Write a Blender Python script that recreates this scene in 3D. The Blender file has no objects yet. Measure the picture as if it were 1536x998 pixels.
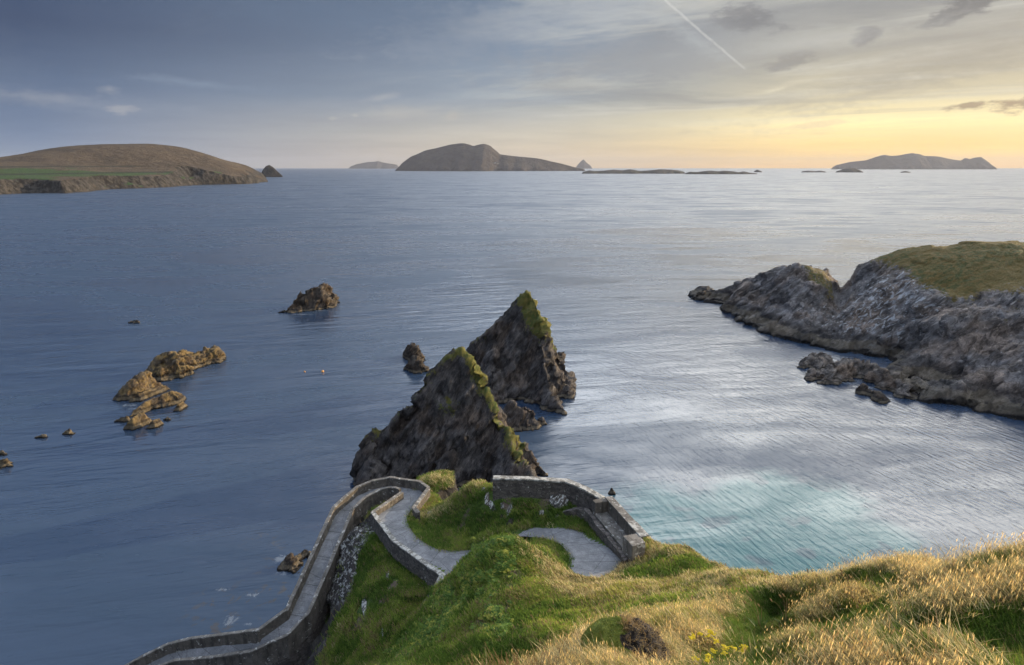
import bpy, math, random
import numpy as np
random.seed(4)
RNG = np.random.default_rng(11)
scene = bpy.context.scene
COL = scene.collection
R = math.radians

# ------------------------------------------------------------------ camera model
CAM_H, F, PITCH = 50.0, 950.0, R(14.63)
CP, SP = math.cos(PITCH), math.sin(PITCH)

def ray(px, py):
    u = (px - 768) / F; v = (499 - py) / F
    return u, CP + v * SP, -SP + v * CP

def W(px, py, D):
    """a point D metres into the view, seen at (px, py) of the photograph"""
    u, y, z = ray(px, py)
    return (u * D, y * D, CAM_H + z * D)

def Z(px, py, z):
    u, y, r = ray(px, py)
    D = (z - CAM_H) / r
    return (u * D, y * D, z)

# ------------------------------------------------------------------ noise (numpy)
def _hash(ix, iy, iz, seed):
    n = (ix.astype(np.int64) * 374761393 + iy.astype(np.int64) * 668265263 + iz.astype(np.int64) * 1440662683 + seed * 974634777) & 0xFFFFFFFF
    n = ((n ^ (n >> 13)) * 1274126177) & 0xFFFFFFFF
    n = ((n ^ (n >> 16)) * 2246822519) & 0xFFFFFFFF
    return ((n ^ (n >> 15)) & 0xFFFFFF) / float(0xFFFFFF)

def vnoise(x, y, z, seed=0):
    x = np.asarray(x, float); y = np.asarray(y, float) + 0 * x; z = np.asarray(z, float) + 0 * x
    ix, iy, iz = np.floor(x), np.floor(y), np.floor(z)
    fx, fy, fz = x - ix, y - iy, z - iz
    fx = fx * fx * (3 - 2 * fx); fy = fy * fy * (3 - 2 * fy); fz = fz * fz * (3 - 2 * fz)
    r = 0
    for a in (0, 1):
        for b in (0, 1):
            for c in (0, 1):
                w = (fx if a else 1 - fx) * (fy if b else 1 - fy) * (fz if c else 1 - fz)
                r = r + w * _hash(ix + a, iy + b, iz + c, seed)
    return r * 2 - 1

def fbm(x, y, z=0.0, octv=4, seed=0, ridged=False):
    s = 0; a = 1.0; t = 0
    for o in range(octv):
        n = vnoise(x * 2 ** o + 17.3 * o, y * 2 ** o - 9.1 * o, np.asarray(z) * 2 ** o + 3.7 * o, seed + o)
        if ridged: n = 1 - 2 * np.abs(n)
        s = s + a * n; t += a; a *= 0.5
    return s / t

def sstep(a, b, x):
    t = np.clip((x - a) / (b - a), 0, 1)
    return t * t * (3 - 2 * t)

# ------------------------------------------------------------------ object helpers
def tag(o, label=None, cat=None, group=None, kind=None):
    if label: o['label'] = label
    if cat: o['category'] = cat
    if group: o['group'] = group
    if kind: o['kind'] = kind
    return o

def empty(name, loc, label, cat, group=None):
    o = bpy.data.objects.new(name, None); COL.objects.link(o)
    o.location = loc; o.empty_display_size = 0.2
    return tag(o, label, cat, group)

def make_mesh(name, V, Fc, mat=None, attrs=None, smooth=False, loc=(0, 0, 0), parent=None, link=True):
    V = np.asarray(V, np.float32) - np.asarray(loc, np.float32)
    me = bpy.data.meshes.new(name)
    if isinstance(Fc, np.ndarray):
        n, k = Fc.shape
        me.vertices.add(len(V)); me.vertices.foreach_set('co', V.ravel())
        me.loops.add(n * k); me.loops.foreach_set('vertex_index', Fc.astype(np.int32).ravel())
        me.polygons.add(n); me.polygons.foreach_set('loop_start', np.arange(0, n * k, k, dtype=np.int32))
        me.polygons.foreach_set('loop_total', np.full(n, k, np.int32))
        me.update(calc_edges=True)
    else:
        me.from_pydata([tuple(map(float, v)) for v in V], [], Fc)
    if smooth: me.polygons.foreach_set('use_smooth', np.ones(len(me.polygons), bool))
    for k, a in (attrs or {}).items():
        a = np.asarray(a, np.float32)
        if a.ndim == 1:
            at = me.attributes.new(k, 'FLOAT', 'POINT'); at.data.foreach_set('value', a)
        else:
            at = me.attributes.new(k, 'FLOAT_COLOR', 'POINT')
            at.data.foreach_set('color', np.concatenate([a, np.ones((len(a), 1), np.float32)], 1).ravel())
    if mat: me.materials.append(mat)
    me.validate()
    o = bpy.data.objects.new(name, me)
    if link: COL.objects.link(o)
    if parent:
        o.parent = parent
        o.location = np.array(loc) - np.array(parent.location)
    else: o.location = loc
    return o

def grid_faces(nx, ny, keep=None):
    i = np.arange(nx - 1)[None, :] + np.arange(ny - 1)[:, None] * nx
    f = np.stack([i, i + 1, i + nx + 1, i + nx], -1).reshape(-1, 4)
    if keep is not None: f = f[keep[f].any(1)]
    return f

def compact(V, Fc, attrs):
    used = np.zeros(len(V), bool); used[Fc.ravel()] = True
    m = np.cumsum(used) - 1
    return V[used], m[Fc], {k: a[used] for k, a in attrs.items()}

def tps(P, vals, reg=0.02):
    P = np.asarray(P, float); n = len(P)
    def U(r2): return np.where(r2 > 1e-12, 0.5 * r2 * np.log(r2 + 1e-12), 0)
    K = U(((P[:, None] - P[None]) ** 2).sum(-1)) + reg * np.eye(n)
    A = np.zeros((n + 3, n + 3)); A[:n, :n] = K; A[:n, n] = 1; A[:n, n + 1:] = P; A[n, :n] = 1; A[n + 1:, :n] = P.T
    b = np.zeros(n + 3); b[:n] = vals
    w = np.linalg.solve(A, b)
    def ev(X, Y):
        out = w[n] + w[n + 1] * X + w[n + 2] * Y
        for k in range(n):
            r2 = (X - P[k, 0]) ** 2 + (Y - P[k, 1]) ** 2
            out = out + w[k] * U(r2)
        return out
    return ev

def seg_dist(X, Y, a, b):
    ax, ay = a[0], a[1]; bx, by = b[0], b[1]
    dx, dy = bx - ax, by - ay; L2 = dx * dx + dy * dy + 1e-9
    t = np.clip(((X - ax) * dx + (Y - ay) * dy) / L2, 0, 1)
    return np.hypot(X - ax - t * dx, Y - ay - t * dy), t

def poly_sd(X, Y, poly):
    """signed distance, positive outside"""
    d = np.full(X.shape, 1e9); ins = np.zeros(X.shape, bool)
    n = len(poly)
    for i in range(n):
        a, b = poly[i], poly[(i + 1) % n]
        d = np.minimum(d, seg_dist(X, Y, a, b)[0])
        c = ((a[1] > Y) != (b[1] > Y)) & (X < (b[0] - a[0]) * (Y - a[1]) / (b[1] - a[1] + 1e-12) + a[0])
        ins ^= c
    return np.where(ins, -d, d)

# ------------------------------------------------------------------ node helpers
class NT:
    def __init__(s, tree): s.t = tree; s.n = tree.nodes; s.l = tree.links
    def add(s, typ, **kw):
        nd = s.n.new(typ)
        for k, v in kw.items(): setattr(nd, k, v)
        return nd
    def link(s, a, b): s.l.new(a, b)
    def put(s, sock, v):
        if v is None: return
        if isinstance(v, bpy.types.NodeSocket): s.l.new(v, sock)
        elif isinstance(v, (tuple, list)) and len(v) == 3 and sock.type == 'RGBA': sock.default_value = (*v, 1)
        else: sock.default_value = v
    def math(s, op, a, b=None, c=None, clamp=False):
        nd = s.add('ShaderNodeMath', operation=op, use_clamp=clamp)
        s.put(nd.inputs[0], a); s.put(nd.inputs[1], b)
        if c is not None: s.put(nd.inputs[2], c)
        return nd.outputs[0]
    def mix(s, f, a, b, blend='MIX'):
        nd = s.add('ShaderNodeMix', data_type='RGBA', blend_type=blend)
        s.put(nd.inputs[0], f); s.put(nd.inputs[6], a); s.put(nd.inputs[7], b)
        return nd.outputs[2]
    def mixf(s, f, a, b):
        nd = s.add('ShaderNodeMix', data_type='FLOAT')
        s.put(nd.inputs[0], f); s.put(nd.inputs[2], a); s.put(nd.inputs[3], b)
        return nd.outputs[0]
    def mapr(s, v, a, b, c=0.0, d=1.0, smooth=True):
        nd = s.add('ShaderNodeMapRange', interpolation_type='SMOOTHSTEP' if smooth else 'LINEAR')
        s.put(nd.inputs[0], v); s.put(nd.inputs[1], a); s.put(nd.inputs[2], b); s.put(nd.inputs[3], c); s.put(nd.inputs[4], d)
        return nd.outputs[0]
    def noise(s, vec, scale, detail=4, rough=0.55, dist=0.0, typ='FBM'):
        nd = s.add('ShaderNodeTexNoise'); nd.noise_type = typ
        s.put(nd.inputs['Vector'], vec); s.put(nd.inputs['Scale'], scale); s.put(nd.inputs['Detail'], detail)
        s.put(nd.inputs['Roughness'], rough); s.put(nd.inputs['Distortion'], dist)
        return nd.outputs[0]
    def voro(s, vec, scale, feature='F1'):
        nd = s.add('ShaderNodeTexVoronoi', feature=feature)
        s.put(nd.inputs['Vector'], vec); s.put(nd.inputs['Scale'], scale)
        return nd.outputs[0]
    def mapping(s, vec, rot=(0, 0, 0), scale=(1, 1, 1), loc=(0, 0, 0)):
        nd = s.add('ShaderNodeMapping'); s.put(nd.inputs[0], vec)
        nd.inputs['Location'].default_value = loc; nd.inputs['Rotation'].default_value = rot; nd.inputs['Scale'].default_value = scale
        return nd.outputs[0]
    def ramp(s, f, stops, interp='LINEAR'):
        nd = s.add('ShaderNodeValToRGB'); cr = nd.color_ramp; cr.interpolation = interp
        while len(cr.elements) < len(stops): cr.elements.new(0.5)
        for e, (p, c) in zip(cr.elements, stops):
            e.position = p; e.color = (*c, 1) if len(c) == 3 else c
        s.put(nd.inputs[0], f)
        return nd.outputs[0]
    def attr(s, name, typ='GEOMETRY', out='Fac'):
        nd = s.add('ShaderNodeAttribute', attribute_name=name, attribute_type=typ)
        return nd.outputs[out]
    def pos(s):
        return s.add('ShaderNodeNewGeometry').outputs['Position']
    def sep(s, v):
        nd = s.add('ShaderNodeSeparateXYZ'); s.put(nd.inputs[0], v); return nd.outputs
    def comb(s, x, y, z):
        nd = s.add('ShaderNodeCombineXYZ'); s.put(nd.inputs[0], x); s.put(nd.inputs[1], y); s.put(nd.inputs[2], z); return nd.outputs[0]
    def bump(s, h, strength=0.5, dist=0.1, normal=None):
        nd = s.add('ShaderNodeBump'); s.put(nd.inputs['Height'], h); s.put(nd.inputs['Strength'], strength)
        s.put(nd.inputs['Distance'], dist)
        if normal is not None: s.put(nd.inputs['Normal'], normal)
        return nd.outputs[0]

def new_mat(name):
    m = bpy.data.materials.new(name); m.use_nodes = True
    for n in list(m.node_tree.nodes): m.node_tree.nodes.remove(n)
    t = NT(m.node_tree)
    out = t.add('ShaderNodeOutputMaterial'); bs = t.add('ShaderNodeBsdfPrincipled')
    bs.inputs['Specular IOR Level'].default_value = 0.25
    bs.inputs['Roughness'].default_value = 0.9
    t.link(bs.outputs[0], out.inputs[0])
    return m, t, bs, out

# ------------------------------------------------------------------ materials
def mat_rock(name, dark=(.03, .027, .027), light=(.13, .12, .115), strata=50, freq=1.0, tide=True, grassc=None,
             lichen=0.0, lichenc=(.42, .42, .40), warm=None, bumpd=0.35, tide_h=1.0):
    """dark bedded rock; strata = tilt of the bedding lines in degrees; attribute 'grass' 0..1 brings turf"""
    m, t, bs, out = new_mat(name)
    p = t.pos()
    q = t.mapping(t.mapping(p, rot=(0, R(-strata), 0)), scale=(.5 * freq, .6 * freq, 2.1 * freq))
    n1 = t.noise(q, 1.0, 6, .62, .6)
    n2 = t.noise(p, .35 * freq, 5, .6)
    n3 = t.noise(p, 2.5 * freq, 5, .65)
    c = t.ramp(n1, [(.28, dark), (.52, tuple((a + b) / 2 for a, b in zip(dark, light))), (.72, light)])
    c = t.mix(t.mapr(n2, .38, .66), c, t.mix(.75, c, tuple(x * .45 for x in dark)))
    c = t.mix(t.mapr(n3, .55, .75, 0, .5), c, light)
    q5 = t.mapping(t.mapping(p, rot=(0, R(-strata + 6), 0)), scale=(1.3 * freq, 1.8 * freq, 6.0 * freq))
    n5 = t.noise(q5, 1.0, 4, .7, .8)
    c = t.mix(t.mapr(n5, .50, .36, 0, .75), c, tuple(x * .45 for x in dark))
    c = t.mix(t.mapr(n5, .58, .70, 0, .55), c, tuple(min(.6, x * 1.5) for x in light))
    c = t.mix(t.mapr(t.noise(p, .22 * freq, 4, .6), .45, .62, 0, .6), c, t.mix(1.0, c, (1.25, .98, .74), 'MULTIPLY'))
    if warm:
        c = t.mix(t.mapr(t.noise(p, .5 * freq, 5, .6), .44, .60, 0, .6), c, t.mix(n1, tuple(x * .5 for x in warm), warm))
    la = t.attr('lichen')
    lm = t.mapr(t.math('ADD', t.noise(q, 1.6, 5, .7, 1.0), t.math('MULTIPLY', la, .2)), .70 - lichen, .76 - lichen)
    c = t.mix(lm, c, lichenc)
    if tide:
        z = t.sep(p)[2]
        zz = t.math('ADD', z, t.math('MULTIPLY', t.math('SUBTRACT', n2, .5), 2.2 * tide_h))
        pale = t.math('MULTIPLY', t.mapr(zz, 2.0 * tide_h, 1.6 * tide_h), t.mapr(zz, .35 * tide_h, .7 * tide_h))
        blk = t.math('MULTIPLY', t.mapr(zz, 3.1 * tide_h, 2.3 * tide_h), t.mapr(zz, 1.6 * tide_h, 2.0 * tide_h))
        wet = t.mapr(zz, .75 * tide_h, .3 * tide_h)
        c = t.mix(t.math('MULTIPLY', pale, .7), c, t.mix(n1, (.07, .058, .04), (.22, .185, .13)))
        c = t.mix(t.math('MULTIPLY', blk, .7), c, (.02, .018, .018))
        c = t.mix(wet, c, (.012, .011, .010))
    if grassc:
        ga = t.attr('grass')
        gm = t.mapr(t.math('ADD', ga, t.math('MULTIPLY', t.math('SUBTRACT', t.noise(p, .9, 7, .75), .5), 2.0)), .46, .56)
        gcol = t.mix(t.mapr(t.noise(p, .8, 5, .65), .4, .62), grassc[0], grassc[1])
        gcol = t.mix(t.mapr(n3, .5, .75, 0, .6), gcol, grassc[2])
        gcol = t.mix(t.mapr(t.noise(p, .075 * (2 if freq > .6 else 1), 5, .65), .42, .6, 0, .65), gcol, grassc[1])
        c = t.mix(gm, c, gcol)
    t.put(bs.inputs['Base Color'], c)
    h = t.math('ADD', t.math('ADD', t.math('MULTIPLY', n1, 1.0), t.math('MULTIPLY', n5, .5)), t.math('MULTIPLY', n3, .3))
    t.put(bs.inputs['Normal'], t.bump(h, 1.0, bumpd))
    bs.inputs['Roughness'].default_value = .85
    return m

GR = ((.035, .065, .015), (.10, .12, .03), (.21, .165, .06))
M_STACK = mat_rock('slate_rock', (.030, .027, .028), (.18, .165, .155), strata=-55, freq=.8, grassc=((.065, .09, .022), (.15, .135, .035), (.30, .21, .075)), bumpd=.5, tide_h=.35)
M_HEAD = mat_rock('headland_rock', (.085, .078, .076), (.36, .34, .33), strata=-36, freq=.42, grassc=((.06, .072, .02), (.165, .115, .038), (.22, .15, .06)), lichen=.03, lichenc=(.40, .41, .42), bumpd=1.2, tide_h=1.6)
M_GOLD = mat_rock('lichen_rock', (.035, .03, .025), (.20, .16, .11), strata=-60, freq=1.2, warm=(.36, .25, .10), tide=True, tide_h=.45, bumpd=.4)
M_LEDGE = mat_rock('ledge_rock', (.11, .095, .085), (.34, .30, .26), strata=-36, freq=.9, tide_h=.3, bumpd=.5)
M_DARKROCK = mat_rock('skerry_rock', (.035, .03, .027), (.16, .13, .10), strata=-50, freq=1.2, tide_h=.4, bumpd=.4)
M_MASON_BASE = None

def mat_far(name, c1, c2, c3, scale, cliffc=(.06, .05, .045)):
    m, t, bs, out = new_mat(name)
    p = t.pos()
    n = t.noise(p, scale, 6, .65); n2 = t.noise(p, scale * 4, 5, .6)
    c = t.mix(t.mapr(n, .35, .65), c1, c2); c = t.mix(t.mapr(n2, .5, .7, 0, .6), c, c3)
    gr = t.attr('green')
    c = t.mix(t.mapr(t.math('ADD', gr, t.math('MULTIPLY', t.math('SUBTRACT', n2, .5), .3)), .4, .6), c, t.mix(n2, (.02, .045, .012), (.05, .085, .022)))
    ln = t.attr('hedge')
    c = t.mix(ln, c, (.02, .022, .014))
    cl = t.attr('cliff')
    rk = t.noise(t.mapping(p, scale=(1, 1, .45)), scale * 9, 6, .7)
    c = t.mix(t.mapr(t.math('ADD', cl, t.math('MULTIPLY', t.math('SUBTRACT', n2, .5), .4)), .4, .55), c, t.mix(t.mapr(rk, .4, .62), tuple(x * .35 for x in cliffc), tuple(x * 1.7 for x in cliffc)))
    t.put(bs.inputs['Base Color'], c)
    t.put(bs.inputs['Normal'], t.bump(t.math('ADD', n2, rk), 1.0, .35 / scale * .2))
    bs.inputs['Roughness'].default_value = .95
    return m

M_HILL = mat_far('hill_heath', (.052, .038, .025), (.09, .064, .04), (.12, .09, .055), .012, cliffc=(.04, .035, .03))
M_ISLE = mat_far('island_heath', (.042, .034, .032), (.066, .053, .044), (.08, .066, .05), .003)
M_REEF = mat_far('reef_rock', (.04, .035, .03), (.07, .06, .05), (.06, .07, .03), .01)

def mat_ground():
    m, t, bs, out = new_mat('turf_ground')
    p = t.pos()
    n = t.noise(p, .9, 6, .65); n2 = t.noise(p, 5, 5, .65); n3 = t.noise(p, .3, 4, .6)
    green = t.mix(t.mapr(n, .38, .62), (.035, .07, .014), (.10, .15, .03))
    green = t.mix(t.mapr(n2, .52, .7, 0, .6), green, (.11, .12, .035))
    gold = t.mix(t.mapr(n2, .35, .65), (.13, .10, .04), (.32, .23, .09))
    g = t.attr('gold')
    c = t.mix(t.mapr(t.math('ADD', g, t.math('MULTIPLY', t.math('SUBTRACT', n, .5), .9)), .35, .65), green, gold)
    # bare earth
    e = t.attr('earth')
    c = t.mix(t.mapr(t.math('ADD', e, t.math('MULTIPLY', t.math('SUBTRACT', n2, .5), .9)), .45, .65), c, t.mix(n2, (.08, .06, .045), (.22, .17, .13)))
    rk = t.attr('rock')
    q = t.mapping(t.mapping(p, rot=(0, R(-55), 0)), scale=(.4, .6, 3.0))
    r1 = t.noise(q, 1.0, 6, .65, .5)
    rc = t.ramp(r1, [(.3, (.022, .020, .019)), (.55, (.06, .054, .05)), (.75, (.14, .125, .11))])
    la = t.attr('lichen')
    lm = t.math('MULTIPLY', t.mapr(la, .1, .9), t.mapr(t.noise(p, 3.2, 6, .75), .50, .60))
    rc = t.mix(lm, rc, (.44, .44, .41))
    rm = t.mapr(t.math('ADD', rk, t.math('MULTIPLY', t.math('SUBTRACT', n, .5), .8)), .42, .56)
    c = t.mix(rm, c, rc)
    t.put(bs.inputs['Base Color'], c)
    h = t.math('ADD', n2, t.math('MULTIPLY', r1, t.math('MULTIPLY', rm, 2.0)))
    t.put(bs.inputs['Normal'], t.bump(h, .9, .2))
    return m
M_GROUND = mat_ground()

def mat_path():
    m, t, bs, out = new_mat('worn_concrete_path')
    p = t.pos()
    n = t.noise(p, 1.3, 6, .7); n2 = t.noise(p, 14, 4, .7)
    c = t.mix(t.mapr(n, .35, .7), (.155, .16, .17), (.25, .255, .265))
    c = t.mix(t.mapr(n2, .5, .75, 0, .8), c, (.40, .40, .40))
    c = t.mix(t.mapr(t.noise(p, .35, 5, .7, 1.0), .46, .6, 0, .45), c, (.10, .105, .11))
    c = t.mix(t.mapr(t.noise(p, .5, 6, .8), .62, .72, 0, .6), c, (.45, .46, .47))
    e = t.attr('edge')
    c = t.mix(t.mapr(t.math('ADD', e, t.math('MULTIPLY', t.math('SUBTRACT', n, .5), .5)), .72, 1.0, 0, .8), c, (.10, .10, .085))
    st = t.attr('along')
    gro = t.math('PINGPONG', st, .16)
    c = t.mix(t.mapr(gro, .02, .0, 0, .25), c, (.07, .07, .07))
    jo = t.math('PINGPONG', t.math('ADD', st, t.math('MULTIPLY', n, .1)), 1.3)
    c = t.mix(t.mapr(jo, .05, .015, 0, .65), c, (.05, .05, .045))
    cr_ = t.add('ShaderNodeTexVoronoi', feature='DISTANCE_TO_EDGE'); t.put(cr_.inputs['Vector'], t.mapping(p, scale=(1, 1, .3))); cr_.inputs['Scale'].default_value = .55
    c = t.mix(t.mapr(t.math('ADD', cr_.outputs[0], t.math('MULTIPLY', n2, .03)), .035, .012, 0, .6), c, (.05, .05, .045))
    t.put(bs.inputs['Base Color'], c)
    t.put(bs.inputs['Normal'], t.bump(t.math('ADD', t.math('MULTIPLY', t.mapr(gro, .0, .05), .6), n2), .6, .03))
    bs.inputs['Roughness'].default_value = .8
    return m
M_PATH = mat_path()

def mat_concrete(name, c1, c2, lich=0.0, stain=.5, blocks=False, scale=1.0):
    m, t, bs, out = new_mat(name)
    p = t.pos()
    n = t.noise(p, 1.6 * scale, 6, .7); n2 = t.noise(p, 11 * scale, 5, .7)
    c = t.mix(t.mapr(n, .3, .7), c1, c2)
    st = t.noise(t.mapping(p, scale=(1.6, 1.6, .35)), 1.3, 5, .65)
    c = t.mix(t.mapr(st, .48, .66, 0, stain), c, tuple(x * .4 for x in c1))
    c = t.mix(t.mapr(n2, .55, .75, 0, .35), c, tuple(min(.8, x * 1.5) for x in c2))
    h = n2
    if blocks:
        v = t.add('ShaderNodeTexVoronoi', feature='DISTANCE_TO_EDGE'); t.put(v.inputs['Vector'], t.mapping(p, scale=(1, 1, 1.8))); v.inputs['Scale'].default_value = 3.2
        j = t.mapr(v.outputs[0], .0, .07)
        vc = t.add('ShaderNodeTexVoronoi'); t.put(vc.inputs['Vector'], t.mapping(p, scale=(1, 1, 1.8))); vc.inputs['Scale'].default_value = 3.2
        c = t.mix(.45, c, t.mix(t.sep(vc.outputs['Color'])[0], tuple(x * .55 for x in c1), tuple(x * 1.35 for x in c2)))
        c = t.mix(t.mapr(j, 0, 1, .75, 0), c, (.03, .028, .026))
        h = t.math('ADD', t.math('MULTIPLY', j, 1.6), n2)
    if lich:
        lm = t.mapr(t.noise(p, 2.6 * scale, 6, .75), .62 - lich, .66 - lich)
        c = t.mix(t.math('MULTIPLY', lm, .85), c, (.50, .49, .45))
    t.put(bs.inputs['Base Color'], c)
    t.put(bs.inputs['Normal'], t.bump(h, .8, .05))
    return m
M_WALL = mat_concrete('weathered_concrete', (.085, .075, .066), (.16, .143, .122), .02, stain=.7)
M_COPE = mat_concrete('concrete_coping', (.12, .11, .096), (.235, .215, .19), .06, stain=.6)
M_COPE_W = mat_concrete('lichened_coping', (.15, .142, .125), (.27, .26, .235), .13, stain=.5)
M_MASON = mat_concrete('rubble_masonry', (.085, .075, .068), (.17, .15, .135), .01, blocks=True)
M_OUTCROP = mat_rock('lichened_outcrop', (.06, .055, .05), (.25, .24, .22), strata=-50, freq=2.0, tide=False, lichen=.14, lichenc=(.50, .50, .46), bumpd=.12)

def mat_flat(name, c, c2=None, rough=.8, trans=0.0, scale=8):
    m, t, bs, out = new_mat(name)
    n = t.noise(t.pos(), scale, 4, .6)
    t.put(bs.inputs['Base Color'], t.mix(t.mapr(n, .35, .65), c, c2 or tuple(x * .7 for x in c)))
    bs.inputs['Roughness'].default_value = rough
    if trans:
        tr = t.add('ShaderNodeBsdfTranslucent'); t.put(tr.inputs[0], c)
        mx = t.add('ShaderNodeMixShader'); mx.inputs[0].default_value = trans
        t.link(bs.outputs[0], mx.inputs[1]); t.link(tr.outputs[0], mx.inputs[2]); t.link(mx.outputs[0], out.inputs[0])
    return m

def mat_grass(name, tip=1.5):
    m, t, bs, out = new_mat(name)
    c = t.attr('tcol', 'INSTANCER', 'Color')
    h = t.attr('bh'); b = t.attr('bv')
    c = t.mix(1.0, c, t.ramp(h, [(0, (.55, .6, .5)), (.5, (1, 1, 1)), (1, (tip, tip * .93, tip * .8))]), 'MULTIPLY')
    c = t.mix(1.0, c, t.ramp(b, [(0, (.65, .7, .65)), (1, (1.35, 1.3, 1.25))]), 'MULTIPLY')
    t.put(bs.inputs['Base Color'], c); bs.inputs['Roughness'].default_value = .6
    tr = t.add('ShaderNodeBsdfTranslucent'); t.put(tr.inputs[0], c)
    mx = t.add('ShaderNodeMixShader'); mx.inputs[0].default_value = .45
    t.link(bs.outputs[0], mx.inputs[1]); t.link(tr.outputs[0], mx.inputs[2]); t.link(mx.outputs[0], out.inputs[0])
    return m
M_GRASS = mat_grass('grass_blade')
M_LEAF = mat_grass('bramble_leaf', 1.15)

def mat_sea():
    m, t, bs, out = new_mat('sea_water')
    p = t.pos()
    teal = t.attr('teal'); far = t.attr('far'); foam = t.attr('foam'); weed = t.attr('weed'); cove = t.attr('cove')
    big = t.noise(t.mapping(p, rot=(0, 0, R(8)), scale=(.5, 1, 1)), .011, 7, .66, .9)
    mid = t.noise(t.mapping(p, rot=(0, 0, R(-12)), scale=(.35, 1, 1)), .05, 5, .65, .6)
    deep = t.mix(t.mapr(t.math('ADD', t.math('MULTIPLY', big, .6), t.math('MULTIPLY', mid, .4)), .38, .62), (.018, .036, .072), (.036, .061, .102))
    tn = t.noise(p, .09, 5, .6, .4)
    tm = t.mapr(t.math('ADD', teal, t.math('MULTIPLY', t.math('SUBTRACT', tn, .5), 1.0)), .25, .85)
    patch = t.mapr(t.noise(p, .13, 2, .5), .56, .62)
    tcol = t.mix(t.math('MULTIPLY', patch, .75), (.042, .155, .165), (.045, .085, .11))
    c = t.mix(t.math('MULTIPLY', tm, .72), deep, tcol)
    wm = t.math('MULTIPLY', weed, t.mapr(t.noise(p, .55, 4, .7, 1.0), .56, .62))
    c = t.mix(t.math('MULTIPLY', wm, .8), c, (.055, .05, .045))
    fn = t.noise(t.mapping(p, scale=(1, .6, 1)), 1.1, 6, .75, 1.5)
    fm = t.mapr(t.math('ADD', foam, t.math('MULTIPLY', t.math('SUBTRACT', fn, .5), 1.6)), .74, 1.15, 0, .22)
    c = t.mix(fm, c, (.55, .60, .63))
    t.put(bs.inputs['Base Color'], c)
    bs.inputs['IOR'].default_value = 1.42
    band = t.mapr(t.math('ADD', t.math('MULTIPLY', big, .55), t.math('MULTIPLY', mid, .45)), .40, .60)
    t.put(bs.inputs['Specular IOR Level'], t.mixf(band, 1.0, .22))
    rg = t.mixf(far, .16, .30)
    rg = t.math('ADD', rg, t.mapr(t.math('ADD', t.math('MULTIPLY', big, .5), t.math('MULTIPLY', mid, .5)), .4, .6, -.03, .14))
    t.put(bs.inputs['Roughness'], t.mixf(fm, rg, .8))
    # waves: cove ripples run toward the lower right, open sea swell toward the upper right
    ca = R(-70)
    q1 = t.mapping(t.mapping(p, rot=(0, 0, -ca)), scale=(.30, 1.25, 1))
    w1 = t.noise(q1, .95, 3, .5, .35)
    q2 = t.mapping(t.mapping(p, rot=(0, 0, R(-20))), scale=(.28, 1.0, 1))
    w2 = t.noise(q2, .75, 4, .55, .4)
    w3 = t.noise(t.mapping(t.mapping(p, rot=(0, 0, R(-14))), scale=(.22, 1, 1)), .16, 4, .6, .3)
    w = t.mixf(cove, t.math('MULTIPLY', w2, .22), t.math('MULTIPLY', w1, .55))
    amp = t.mapr(mid, .35, .65, .55, 1.15)
    near = t.math('SUBTRACT', 1.0, far)
    b1 = t.bump(t.math('MULTIPLY', w, amp), t.math('MULTIPLY', near, .9), .34)
    b2 = t.bump(w3, t.mapr(cove, 0, 1, .5, .18), 1.1, b1)
    w4 = t.noise(t.mapping(p, scale=(.25, 1, 1)), .03, 6, .7, .3)
    b3 = t.bump(w4, t.math('MULTIPLY', far, .9), 3.0, b2)
    t.put(bs.inputs['Normal'], b3)
    return m
M_SEA = mat_sea()

# ------------------------------------------------------------------ WORLD
def dir_ae(px, py):
    x, y, z = ray(px, py)
    return math.atan2(x, y), math.atan2(z, math.hypot(x, y))

SUN_AZ, SUN_EL = R(66), R(13)        # azimuth measured from +Y toward +X

def lin(r, g, b):
    f = lambda c: ((c / 255 + .055) / 1.055) ** 2.4 if c > 10 else c / 255 / 12.92
    return (f(r), f(g), f(b))

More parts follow.
